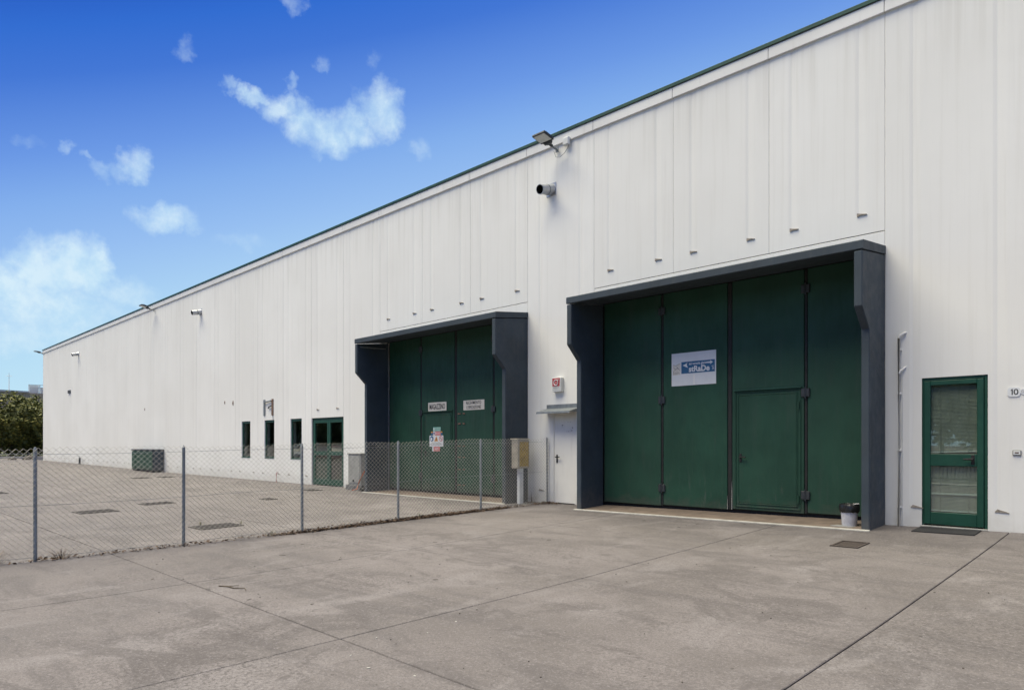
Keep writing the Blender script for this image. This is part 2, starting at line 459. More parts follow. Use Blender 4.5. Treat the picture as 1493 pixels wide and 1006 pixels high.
# ------------------------------------------------------------------ mesh helpers
class MB:
    def __init__(s):
        s.v, s.f, s.mi = [], [], []

    def add(s, vs, fs, mi=0, M=None):
        o = len(s.v)
        for p in vs:
            p = Vector(p)
            s.v.append(tuple(M @ p) if M is not None else tuple(p))
        for f in fs:
            s.f.append(tuple(o + i for i in f))
            s.mi.append(mi)
        return s

    def box(s, a, b, mi=0, M=None):
        x0, y0, z0 = a
        x1, y1, z1 = b
        return s.add([(x0, y0, z0), (x1, y0, z0), (x1, y1, z0), (x0, y1, z0), (x0, y0, z1), (x1, y0, z1), (x1, y1, z1), (x0, y1, z1)],
                     [(0, 3, 2, 1), (4, 5, 6, 7), (0, 1, 5, 4), (1, 2, 6, 5), (2, 3, 7, 6), (3, 0, 4, 7)], mi, M)

    def bbox(s, a, b, r=.01, mi=0, M=None):
        """box with chamfered edges"""
        x0, y0, z0 = a
        x1, y1, z1 = b
        r = min(r, (x1 - x0) * .45, (y1 - y0) * .45, (z1 - z0) * .45)
        vs, idx = [], {}
        for i, X in ((0, (x0, x0 + r)), (1, (x1, x1 - r))):
            for j, Y in ((0, (y0, y0 + r)), (1, (y1, y1 - r))):
                for k, Z in ((0, (z0, z0 + r)), (1, (z1, z1 - r))):
                    for ax in range(3):
                        idx[i, j, k, ax] = len(vs)
                        vs.append((X[0] if ax == 0 else X[1], Y[0] if ax == 1 else Y[1], Z[0] if ax == 2 else Z[1]))
        fs = []
        for i in (0, 1):
            fs.append([idx[i, 0, 0, 0], idx[i, 1, 0, 0], idx[i, 1, 1, 0], idx[i, 0, 1, 0]][::1 if i else -1])
            fs.append([idx[0, i, 0, 1], idx[1, i, 0, 1], idx[1, i, 1, 1], idx[0, i, 1, 1]][::-1 if i else 1])
            fs.append([idx[0, 0, i, 2], idx[1, 0, i, 2], idx[1, 1, i, 2], idx[0, 1, i, 2]][::1 if i else -1])
        for i in (0, 1):
            for j in (0, 1):
                q = 1 if (i ^ j) else -1
                fs.append([idx[i, j, 0, 0], idx[i, j, 1, 0], idx[i, j, 1, 1], idx[i, j, 0, 1]][::q])
                fs.append([idx[i, 0, j, 0], idx[i, 1, j, 0], idx[i, 1, j, 2], idx[i, 0, j, 2]][::-q])
                fs.append([idx[0, i, j, 1], idx[1, i, j, 1], idx[1, i, j, 2], idx[0, i, j, 2]][::q])
                for k in (0, 1):
                    t = [idx[i, j, k, 0], idx[i, j, k, 1], idx[i, j, k, 2]]
                    fs.append(t if (i + j + k) % 2 == 1 else t[::-1])
        return s.add(vs, fs, mi, M)

    def prism(s, poly, axis, a, b, mi=0, M=None):
        """poly: 2D outline, extruded along axis (0=x: poly is (y,z); 1=y: (x,z); 2=z: (x,y))"""
        def p3(q, t):
            return (t, q[0], q[1]) if axis == 0 else (q[0], t, q[1]) if axis == 1 else (q[0], q[1], t)
        n = len(poly)
        vs = [p3(q, a) for q in poly] + [p3(q, b) for q in poly]
        fs = [tuple(range(n))[::-1], tuple(range(n, 2 * n))] + [(i, (i + 1) % n, n + (i + 1) % n, n + i) for i in range(n)]
        return s.add(vs, fs, mi, M)

    def tube(s, pts, r, n=8, mi=0, M=None, cap=True):
        pts = [Vector(p) for p in pts]
        rs = r if isinstance(r, (list, tuple)) else [r] * len(pts)
        vs, fs = [], []
        for i, p in enumerate(pts):
            t = (pts[min(i + 1, len(pts) - 1)] - pts[max(i - 1, 0)]).normalized()
            u = t.cross(Vector((0, 0, 1)))
            if u.length < 1e-3:
                u = t.cross(Vector((1, 0, 0)))
            u.normalize()
            w = t.cross(u)
            for k in range(n):
                a = 2 * math.pi * k / n
                vs.append(p + (u * math.cos(a) + w * math.sin(a)) * rs[i])
        for i in range(len(pts) - 1):
            for k in range(n):
                fs.append((i * n + k, i * n + (k + 1) % n, (i + 1) * n + (k + 1) % n, (i + 1) * n + k))
        if cap:
            fs.append(tuple(range(n))[::-1])
            fs.append(tuple((len(pts) - 1) * n + k for k in range(n)))
        return s.add(vs, fs, mi, M)

    def lathe(s, prof, n=24, mi=0, M=None):
        vs, fs = [], []
        for (r, z) in prof:
            for k in range(n):
                a = 2 * math.pi * k / n
                vs.append((r * math.cos(a), r * math.sin(a), z))
        for i in range(len(prof) - 1):
            for k in range(n):
                fs.append((i * n + k, i * n + (k + 1) % n, (i + 1) * n + (k + 1) % n, (i + 1) * n + k))
        return s.add(vs, fs, mi, M)

    def build(s, name, mats, parent=None, loc=None, smooth=False, recalc=True):
        me = bpy.data.meshes.new(name)
        me.from_pydata(s.v, [], s.f)
        if isinstance(mats, str):
            mats = [mats]
        for m in mats:
            me.materials.append(MATS[m])
        if len(mats) > 1:
            me.polygons.foreach_set('material_index', s.mi)
        if recalc:
            import bmesh
            bm = bmesh.new()
            bm.from_mesh(me)
            bmesh.ops.recalc_face_normals(bm, faces=bm.faces)
            bm.to_mesh(me)
            bm.free()
        if smooth:
            me.polygons.foreach_set('use_smooth', [True] * len(me.polygons))
            me.set_sharp_from_angle(angle=R(38))
        return link(name, me, parent, loc)


def link(name, me, parent=None, loc=None):
    o = bpy.data.objects.new(name, me)
    col.objects.link(o)
    if parent is not None:
        o.parent = parent
    if loc is not None:
        o.location = loc
    return o


def tag(o, label, cat, group=None):
    o['label'] = label
    o['category'] = cat
    if group:
        o['group'] = group
    return o


def thing(name, label, cat, loc=(0, 0, 0), rz=0, group=None):
    o = bpy.data.objects.new(name, None)
    col.objects.link(o)
    o.empty_display_size = .2
    o.location = loc
    o.rotation_euler = (0, 0, rz)
    return tag(o, label, cat, group)


def structure(o):
    o['kind'] = 'structure'
    return o


def stuff(o):
    o['kind'] = 'stuff'
    return o


def copy_tree(o, parent=None):
    c = o.copy()
    col.objects.link(c)
    if parent is not None:
        c.parent = parent
    for ch in list(o.children):
        copy_tree(ch, c)
    return c


def text_mesh(body, size, align='CENTER', sx=1.0, shear=0.0, spacing=1.0, extrude=.0008, bold=0.0):
    """flat lettering in the XZ plane facing -Y"""
    cu = bpy.data.curves.new('lettering', 'FONT')
    cu.body = body
    cu.size = size
    cu.align_x = align
    cu.align_y = 'CENTER'
    cu.space_character = spacing
    cu.shear = shear
    cu.extrude = extrude
    cu.offset = bold
    cu.resolution_u = 3
    ob = bpy.data.objects.new('lettering', cu)
    col.objects.link(ob)
    dg = bpy.context.evaluated_depsgraph_get()
    me = bpy.data.meshes.new_from_object(ob.evaluated_get(dg))
    bpy.data.objects.remove(ob)
    bpy.data.curves.remove(cu)
    me.transform(Matrix.Rotation(R(90), 4, 'X') @ Matrix.Diagonal((sx, 1, 1, 1)))
    return me


def letter(parent, body, x, z, size, m, y=-.006, **kw):
    me = text_mesh(body, size, **kw)
    me.materials.clear()
    me.materials.append(MATS[m])
    return link('lettering', me, parent, (x, y, z))


# ------------------------------------------------------------------ ground
def interp(t, tab):
    if t <= tab[0][0]:
        return tab[0][1]
    for (a, va), (b, vb) in zip(tab, tab[1:]):
        if t <= b:
            k = (t - a) / (b - a)
            return va + (vb - va) * k
    return tab[-1][1]


HY = [(-40, -.22), (-14, -.212), (-10, -.195), (-8, -.17), (-6, -.135), (-4, -.08), (-2, -.03), (0, .02), (3, .02)]
AX = [(-120, .2), (-62, .16), (-48, .075), (-36, .0), (-20, -.035), (-10.7, -.012), (-8, .015), (-3.4, .075), (-1.6, .105), (12, .11)]


def zg(x, y):
    k = min(1, max(0, (-25 - x) / 15))
    dec = math.exp(min(0, y) / 4)
    return interp(y, HY) + interp(x, AX) * (dec * (1 - k) + k)


bs = MB()
bs.add([(-900, -900, -.42), (900, -900, -.42), (900, 900, -.42), (-900, 900, -.42)], [(0, 1, 2, 3)])
ground = structure(bs.build('ground', 'subsoil'))

XL = [10.5, 7.42, 4.35, 1.27, -1.8, -4.86, -8.05, -11.1, -14.25, -17.4, -20.75]
while XL[-1] > -72:
    XL.append(XL[-1] - 3.2)
YL = [0.0, -2.95, -6.05, -9.15, -12.25, -15.4, -18.5]
GAP = .0065
for i in range(len(XL) - 1):
    for j in range(len(YL) - 1):
        x1, x0 = XL[i] - GAP, XL[i + 1] + GAP
        y1, y0 = (YL[j] - GAP if j else .03), YL[j + 1] + GAP
        n = 5
        b = .006
        mb = MB()
        xs = [x0] + [x0 + b + (x1 - x0 - 2 * b) * k / n for k in range(n + 1)] + [x1]
        ys = [y0] + [y0 + b + (y1 - y0 - 2 * b) * k / n for k in range(n + 1)] + [y1]
        m = len(xs)
        off = random.uniform(-.0006, .0006)
        vs = []
        for yi, y in enumerate(ys):
            for xi, x in enumerate(xs):
                edge = xi in (0, m - 1) or yi in (0, m - 1)
                vs.append((x, y, zg(x, y) + off - (b if edge else 0)))
        fs = [(r * m + c, r * m + c + 1, (r + 1) * m + c + 1, (r + 1) * m + c) for r in range(m - 1) for c in range(m - 1)]
        rim = [c for c in range(m)] + [r * m + m - 1 for r in range(1, m)] + [(m - 1) * m + c for c in range(m - 2, -1, -1)] + [r * m for r in range(m - 2, 0, -1)]
        o = len(vs)
        vs += [(vs[q][0], vs[q][1], -.43) for q in rim]
        L = len(rim)
        fs += [(rim[(q + 1) % L], rim[q], o + q, o + (q + 1) % L) for q in range(L)]
        mb.add(vs, fs)
        mb.build('concrete_slab', 'concrete', ground, smooth=False, recalc=False)

# street behind the photographer, verge and kerb past the yard
rd = MB()
rd.box((-140, -48, -.5), (60, -19.1, -.26))
structure(rd.build('road', 'asphalt'))
kb = MB()
kb.bbox((-140, -19.05, -.5), (60, -18.52, -.14), .02)
structure(kb.build('kerb', 'pale_edge'))
xe = XL[-1]
yk = MB()
yk.bbox((xe - .35, -18.5, -.5), (xe - .01, 40, .30), .03)
structure(yk.build('yard_kerb', 'pale_edge'))
vg = MB()
vg.box((-130, -18.5, -.5), (xe - .36, 60, .27))
structure(vg.build('verge', 'verge_grass'))

# ------------------------------------------------------------------ warehouse
WH = thing('warehouse', 'long white precast concrete warehouse with green roof edge', 'warehouse', (-30, 0, 0))
WHO = Vector((-30, 0, 0))


def wh(mb, name, mats, parent=None, smooth=False, recalc=True):
    """part of the warehouse given in world coordinates"""
    o = mb.build(name, mats, parent or WH, smooth=smooth, recalc=recalc)
    if parent is None:
        o.location = -WHO
    return o


ROOF = 8.65
ZT = 8.37                                    # top of wall panels
TH = .22
X_LEFT, X_RIGHT = -62.55, 8.45
JN = [X_RIGHT, 6.45, 4.45, 2.45, .45, -1.55, -3.45, -5.37, -7.35, -9.36, -11.39, -13.47, -15.53, -17.62]
for k in range(6):
    JN.append(JN[-1] - 2.08)
nrest = 16
st = (JN[-1] - X_LEFT) / nrest
j0 = JN[-1]
for k in range(nrest):
    JN.append(j0 - st * (k + 1))
JG = .006                                    # half joint


def groove_profile(x0, x1):
    """wall line in plan, left to right, with the two V-shaped grooves"""
    w = []
    for gx in (x0 + .39, x1 - .40):
        w.append((gx - .045, 0))
        w.append((gx + .006, .0085))
        w.append((gx + .13, 0))
    return w


def panel(x0, x1, zb, zl, opening=None, zl2=None, zt=ZT):
    """precast panel: grooves run from their ledge (zl) up to the top"""
    x0 += JG
    x1 -= JG
    w = groove_profile(x0, x1)
    mb = MB()
    zls = (zl, zl2 if zl2 is not None else zl)

    def quad(xa, ya, xb, yb, za, zb_, mi=0):
        if zb_ - za < 1e-4:
            return
        mb.add([(xa, ya, za), (xb, yb, za), (xb, yb, zb_), (xa, ya, zb_)], [(0, 1, 2, 3)], mi)

    def flat(xa, xb, za, zb_):
        if xb - xa > 1e-4:
            quad(xa, 0, xb, 0, za, zb_)
    # chamfered joint edges + returns
    ch = .0055
    for (xe_, s) in ((x0, 1), (x1, -1)):
        mb.add([(xe_, ch, zb), (xe_, TH, zb), (xe_, TH, zt), (xe_, ch, zt)], [(0, 1, 2, 3)])
        mb.add([(xe_, ch, zb), (xe_ + s * ch, 0, zb), (xe_ + s * ch, 0, zt), (xe_, ch, zt)], [(0, 1, 2, 3)])
    flat(x0 + ch, w[0][0], zb, zt)
    flat(w[5][0], x1 - ch, zb, zt)
    for gi in (0, 1):
        a, bq, cq = w[gi * 3:gi * 3 + 3]
        z0 = zls[gi]
        flat(a[0], cq[0], zb, z0)
        quad(a[0], a[1], bq[0], bq[1], z0, zt)
        quad(bq[0], bq[1], cq[0], cq[1], z0, zt)
        mb.add([(a[0], 0, z0), (bq[0], bq[1], z0 - .004), (cq[0], 0, z0)], [(0, 1, 2)], 1)
        # dirty wedge-shaped stop at the foot of the groove
        hw = (z0 > 1.5)
        q = [(a[0] + .03, z0 + .028), (a[0] + .03, z0 - .028), (bq[0] + .03, z0 - .012), (cq[0] + .005, z0 - .018), (cq[0] + .005, z0 - .008), (bq[0] + .03, z0 + .012)]
        if not hw:
            q = [(a[0] + .02, z0 - .02), (cq[0] + .02, z0 - .028), (cq[0] + .02, z0 - .020), (bq[0] + .05, z0 + .008), (bq[0], z0 + .022)]
        yy = -.022 if hw else -.012
        nq = len(q)
        mb.add([(x_, yy, z_) for x_, z_ in q] + [(x_, .002, z_) for x_, z_ in q],
               [tuple(range(nq))] + [(i_, (i_ + 1) % nq, nq + (i_ + 1) % nq, nq + i_) for i_ in range(nq)], 1)
    c0, c1 = w[2][0], w[3][0]
    if opening is None:
        flat(c0, c1, zb, zt)
    else:
        ox0, ox1, oz0, oz1 = opening
        flat(c0, ox0, zb, zt)
        flat(ox1, c1, zb, zt)
        flat(ox0, ox1, oz1, zt)
        if oz0 > zb:
            flat(ox0, ox1, zb, oz0)
            mb.add([(ox0, 0, oz0), (ox1, 0, oz0), (ox1, TH, oz0), (ox0, TH, oz0)], [(0, 1, 2, 3)])
        mb.add([(ox0, 0, oz0), (ox0, TH, oz0), (ox0, TH, oz1), (ox0, 0, oz1)], [(0, 1, 2, 3)])
        mb.add([(ox1, 0, oz0), (ox1, TH, oz0), (ox1, TH, oz1), (ox1, 0, oz1)], [(0, 1, 2, 3)])
        mb.add([(ox0, 0, oz1), (ox1, 0, oz1), (ox1, TH, oz1), (ox0, TH, oz1)], [(0, 1, 2, 3)])
    mb.add([(x0, 0, zb), (x1, 0, zb), (x1, TH, zb), (x0, TH, zb)], [(0, 1, 2, 3)])
    return wh(mb, 'wall_panel', ['wall_paint', 'ledge_dirt'], recalc=False)


WIN = [(-27.40, -26.61), (-25.37, -24.56), (-23.29, -22.47)]
for a, b in zip(JN, JN[1:]):
    x1, x0 = a, b
    mid_ = (x0 + x1) / 2
    op = None
    zb, zl, zl2 = -.43, .30 + zg(mid_, 0), None
    if -9.37 < mid_ < -3.4 or -17.63 < mid_ < -11.38:
        zb, zl = 4.86, 5.19
    elif -21.8 < mid_ < -19.65:
        zb, zl = 2.31, 2.60
    elif -11.4 < mid_ < -9.35:
        op = (-10.57, -9.885, 0.0, 2.12)
        zl, zl2 = .31, 2.6
    elif -3.46 < mid_ < -1.54:
        op = (-2.945, -2.065, .135, 2.425)
        zl = .42
    else:
        for (wa, wb) in WIN:
            if x0 < wa and wb < x1:
                op = (wa, wb, .855, 2.325)
    panel(x0, x1, zb, zl, op, zl2)

# joint filler, fascia, roof edge
for a in JN[1:-1]:
    mb = MB()
    zb = 4.86 if (-9.3 < a < -3.5 or -17.6 < a < -11.4) else -.43
    mb.box((a - .009, .006, zb), (a + .009, .05, ZT))
    wh(mb, 'joint_strip', 'sealant')
for a, b in zip(JN, JN[1:]):
    mb = MB()
    mb.bbox((b + .004, -.045, 8.365), (a - .004, TH, 8.576), .006)
    wh(mb, 'fascia_panel', 'fascia_paint')
mb = MB()
mb.prism([(-.068, 8.585), (-.068, 8.648), (-.05, 8.662), (.35, 8.662), (.35, 8.65), (-.052, 8.65), (-.056, 8.585)], 0, X_LEFT - .03, X_RIGHT + .03)
wh(mb, 'roof_flashing', 'green_flashing')
mb = MB()
mb.box((X_LEFT + .05, .02, 8.5765), (X_RIGHT - .05, 40, 8.645))
wh(mb, 'roof', 'roof_sheet')
mb = MB()
mb.box((X_LEFT, TH + .002, -.43), (X_LEFT + TH, 40, 8.57))
wh(mb, 'end_wall', 'wall_paint')
mb = MB()
mb.box((X_RIGHT - TH, TH + .002, -.43), (X_RIGHT, 40, 8.57))
wh(mb, 'end_wall', 'wall_paint')
mb = MB()
mb.box((X_LEFT, 40.002, -.43), (X_RIGHT, 40.2, 8.57))
wh(mb, 'back_wall', 'wall_paint')
mb = MB()
mb.box((X_LEFT + .3, .30, -.43), (X_RIGHT - .3, 39.9, .0))
wh(mb, 'interior_floor', 'interior_dark')
# strips of wall between panels, hoods and big doors
for (x0, x1, z0, z1) in ((-9.351, -3.459, 4.53, 4.845), (-17.611, -11.399, 4.53, 4.845), (-9.351, -9.20, -.43, 4.47), (-17.611, -17.29, -.43, 4.47)):
    mb = MB()
    mb.bbox((x0, .0, z0), (x1, TH, z1), .006)
    wh(mb, 'lintel' if z0 > 0 else 'wall_strip', 'wall_paint')


# ---- windows
def window(x0, x1, z0, z1):
    f = MB()
    t = .055
    y0, y1 = .035, .095
    f.bbox((x0, y0, z0), (x0 + t, y1, z1), .006)
    f.bbox((x1 - t, y0, z0), (x1, y1, z1), .006)
    f.bbox((x0 + t + .001, y0, z1 - t * 1.6), (x1 - t - .001, y1, z1), .006)
    f.bbox((x0 + t + .001, y0, z0), (x1 - t - .001, y1, z0 + t), .006)
    w = wh(f, 'window', 'green_frame')
    g = MB()
    g.box((x0 + t - .01, .06, z0 + t - .01), (x1 - t + .01, .068, z1 - t * 1.6 + .01))
    g.build('pane', 'glass', w)
    s = MB()
    s.bbox((x0 - .0, -.012, z0 - .0), (x1 + .0, .033, z0 + .018), .004)
    s.build('sill', 'green_frame', w)


for (a, b) in WIN:
    window(a + .003, b - .003, .858, 2.322)

# ---- glazed double door beside the far hood
DD = MB()
dx0, dx1, dz0, dz1 = -21.765, -19.69, zg(-20.7, 0) + .012, 2.305
t = .07
DD.bbox((dx0, .05, dz0), (dx0 + t, .13, dz1), .006)
DD.bbox((dx1 - t, .05, dz0), (dx1, .13, dz1), .006)
DD.bbox((dx0 + t + .001, .05, dz1 - t), (dx1 - t - .001, .13, dz1), .006)
dd = wh(DD, 'double_door', 'green_frame')
dd['label'] = 'green framed glazed double door'
mx = -20.69
for (a, b) in ((dx0 + t + .004, mx - .004), (mx + .004, dx1 - t - .004)):
    L = MB()
    z0, z1 = dz0 + .01, dz1 - t - .005
    s = .10
    L.bbox((a, .035, z0), (a + s, .095, z1), .006)
    L.bbox((b - s, .035, z0), (b, .095, z1), .006)
    L.bbox((a + s + .001, .035, z1 - s), (b - s - .001, .095, z1), .006)
    L.bbox((a + s + .001, .035, z0), (b - s - .001, .095, z0 + .2), .006)
    L.bbox((a + s + .001, .035, 1.02), (b - s - .001, .095, 1.16), .006)
    L.build('door_leaf', 'green_frame', dd)
    for (p0, p1) in ((z0 + .19, 1.03), (1.15, z1 - s + .01)):
        g = MB()
        g.box((a + s - .01, .06, p0), (b - s + .01, .068, p1))
        g.build('pane', 'glass', dd)
lp = MB()
lp.bbox((dx0 + t + .1, .072, dz0 + .19), (mx - .1, .09, 1.03), .003)
lp.build('kick_panel', 'green_frame', dd)
hd = MB()
hd.tube([(mx - .05, .03, 1.0), (mx - .05, -.02, 1.0), (mx - .05, -.02, 1.35), (mx - .05, .03, 1.35)], .012, 8)
hd.build('handle', 'dark_metal', dd, smooth=True)

# ---- glazed door by the house number
f = MB()
x0, x1, z0, z1 = -2.942, -2.068, .138, 2.422
t = .045
f.bbox((x0, .02, z0 + .0), (x0 + t, .10, z1), .006)
f.bbox((x1 - t, .02, z0 + .0), (x1, .10, z1), .006)
f.bbox((x0 + t + .001, .02, z1 - t), (x1 - t - .001, .10, z1), .006)
gd = wh(f, 'glazed_door', 'green_frame')
gd['label'] = 'green glazed door with venetian blinds beside the number plate'
L = MB()
a, b = x0 + t + .003, x1 - t - .003
q0, q1 = z0 + .02, z1 - t - .004
sl = .085
L.bbox((a, -.004, q0), (a + sl, .062, q1), .006)
L.bbox((b - sl, -.004, q0), (b, .062, q1), .006)
L.bbox((a + sl + .001, -.004, q1 - .07), (b - sl - .001, .062, q1), .006)
L.bbox((a + sl + .001, -.004, q0), (b - sl - .001, .062, q0 + .19), .006)
L.bbox((a + sl + .001, -.004, 1.06), (b - sl - .001, .062, 1.245), .006)
L.build('door_leaf', 'green_frame', gd)
for (p0, p1) in ((q0 + .18, 1.07), (1.235, q1 - .06)):
    g = MB()
    g.box((a + sl - .008, .022, p0), (b - sl + .008, .03, p1))
    g.build('pane', 'glass', gd)
    bl = MB()
    z = p0 + .05
    k = 0
    while z < p1 - .02:
        Mx = Matrix.Translation((0, .075, z)) @ Matrix.Rotation(R(58 + random.uniform(-3, 3)), 4, 'X')
        bl.add([(a + sl - .015, -.0115, 0), (b - sl + .015, -.0115, 0), (b - sl + .015, .0115, .0005), (a + sl - .015, .0115, .0005)], [(0, 1, 2, 3)], 0, Mx)
        z += .0205
    stuff(bl.build('blind_slats', 'blind_slat', gd, recalc=False))
    br = MB()
    tilt = .022 if p0 > 1 else 0
    br.prism([(a + sl - .015, p0 + .022), (b - sl + .015, p0 + .022 + tilt), (b - sl + .015, p0 + .046 + tilt), (a + sl - .015, p0 + .046)], 1, .06, .078)
    br.build('blind_rail', 'blind_rail', gd)
    for cx_ in (a + sl + .12, b - sl - .12):
        cr = MB()
        cr.box((cx_ - .003, .052, p0 + .03), (cx_ + .003, .055, p1))
        cr.build('blind_tape', 'blind_slat', gd)
br = MB()
br.box((a + sl - .015, .05, .62), (b - sl + .015, .056, .645))
br.build('blind_rail', 'blind_rail', gd)
hd = MB()
hd.bbox((-2.272, -.014, 1.09), (-2.228, -.0045, 1.235), .004)
hd.tube([(-2.25, -.012, 1.17), (-2.25, -.055, 1.17)], .012, 10)
hd.tube([(-2.24, -.055, 1.17), (-2.36, -.058, 1.168)], [.016, .013], 10)
hd.tube([(-2.25, -.008, 1.118), (-2.25, -.022, 1.118)], .014, 10)
hd.build('handle', 'black_rubber_and_shade', gd, smooth=True)
sp = MB()
sp.bbox((x0 - .0, -.02, .112), (x1 + .0, .12, .1355), .005)
sp.build('threshold', 'pale_edge', gd)

# ---- white service door with small sheet canopy
f = MB()
x0, x1, z0, z1 = -10.567, -9.888, .022, 2.117
f.bbox((x0, .004, z0), (x0 + .035, .07, z1), .004)
f.bbox((x1 - .035, .004, z0), (x1, .07, z1), .004)
f.bbox((x0 + .036, .004, z1 - .035), (x1 - .036, .07, z1), .004)
wd = wh(f, 'service_door', 'door_white')
wd['label'] = 'plain white metal service door under a small sheet canopy'
L = MB()
L.bbox((x0 + .039, .012, z0 + .012), (x1 - .039, .055, z1 - .039), .004)
L.build('door_leaf', 'door_white', wd)
hd = MB()
hd.bbox((-10.475, -.002, .96), (-10.430, .0115, 1.155), .006)
hd.tube([(-10.452, .0, 1.10), (-10.452, -.05, 1.10)], .011, 8)
hd.tube([(-10.462, -.05, 1.10), (-10.33, -.055, 1.10)], .011, 8)
hd.build('handle', 'black_rubber_and_shade', wd, smooth=True)
for k in range(14):
    s_ = MB()
    aa = random.uniform(0, 6.28)
    cx_, cz_ = -10.14 + .15 * math.copysign(min(1, abs(math.cos(aa)) * 1.2), math.cos(aa)), 1.80 + .11 * math.copysign(min(1, abs(math.sin(aa)) * 1.2), math.sin(aa))
    s_.box((cx_ - random.uniform(.008, .03), .0105, cz_ - random.uniform(.004, .01)), (cx_ + random.uniform(.008, .03), .0118, cz_ + random.uniform(.004, .01)))
    s_.build('glue_mark', 'ledge_dirt' if k % 4 == 0 else 'sealant', wd)
cn = MB()
cn.prism([(-.002, 2.325), (-.012, 2.325), (-.014, 2.235), (-.38, 2.145), (-.385, 2.10), (-.377, 2.10), (-.372, 2.137), (-.002, 2.225)], 0, -10.76, -9.75)
cnp = wh(cn, 'door_canopy', 'galvanised_dull')
for xx in (-10.755, -9.765):
    e_ = MB()
    e_.prism([(-.003, 2.22), (-.37, 2.134), (-.003, 2.13)], 0, xx, xx + .006)
    e_.build('canopy_gusset', 'galvanised_dull', cnp)


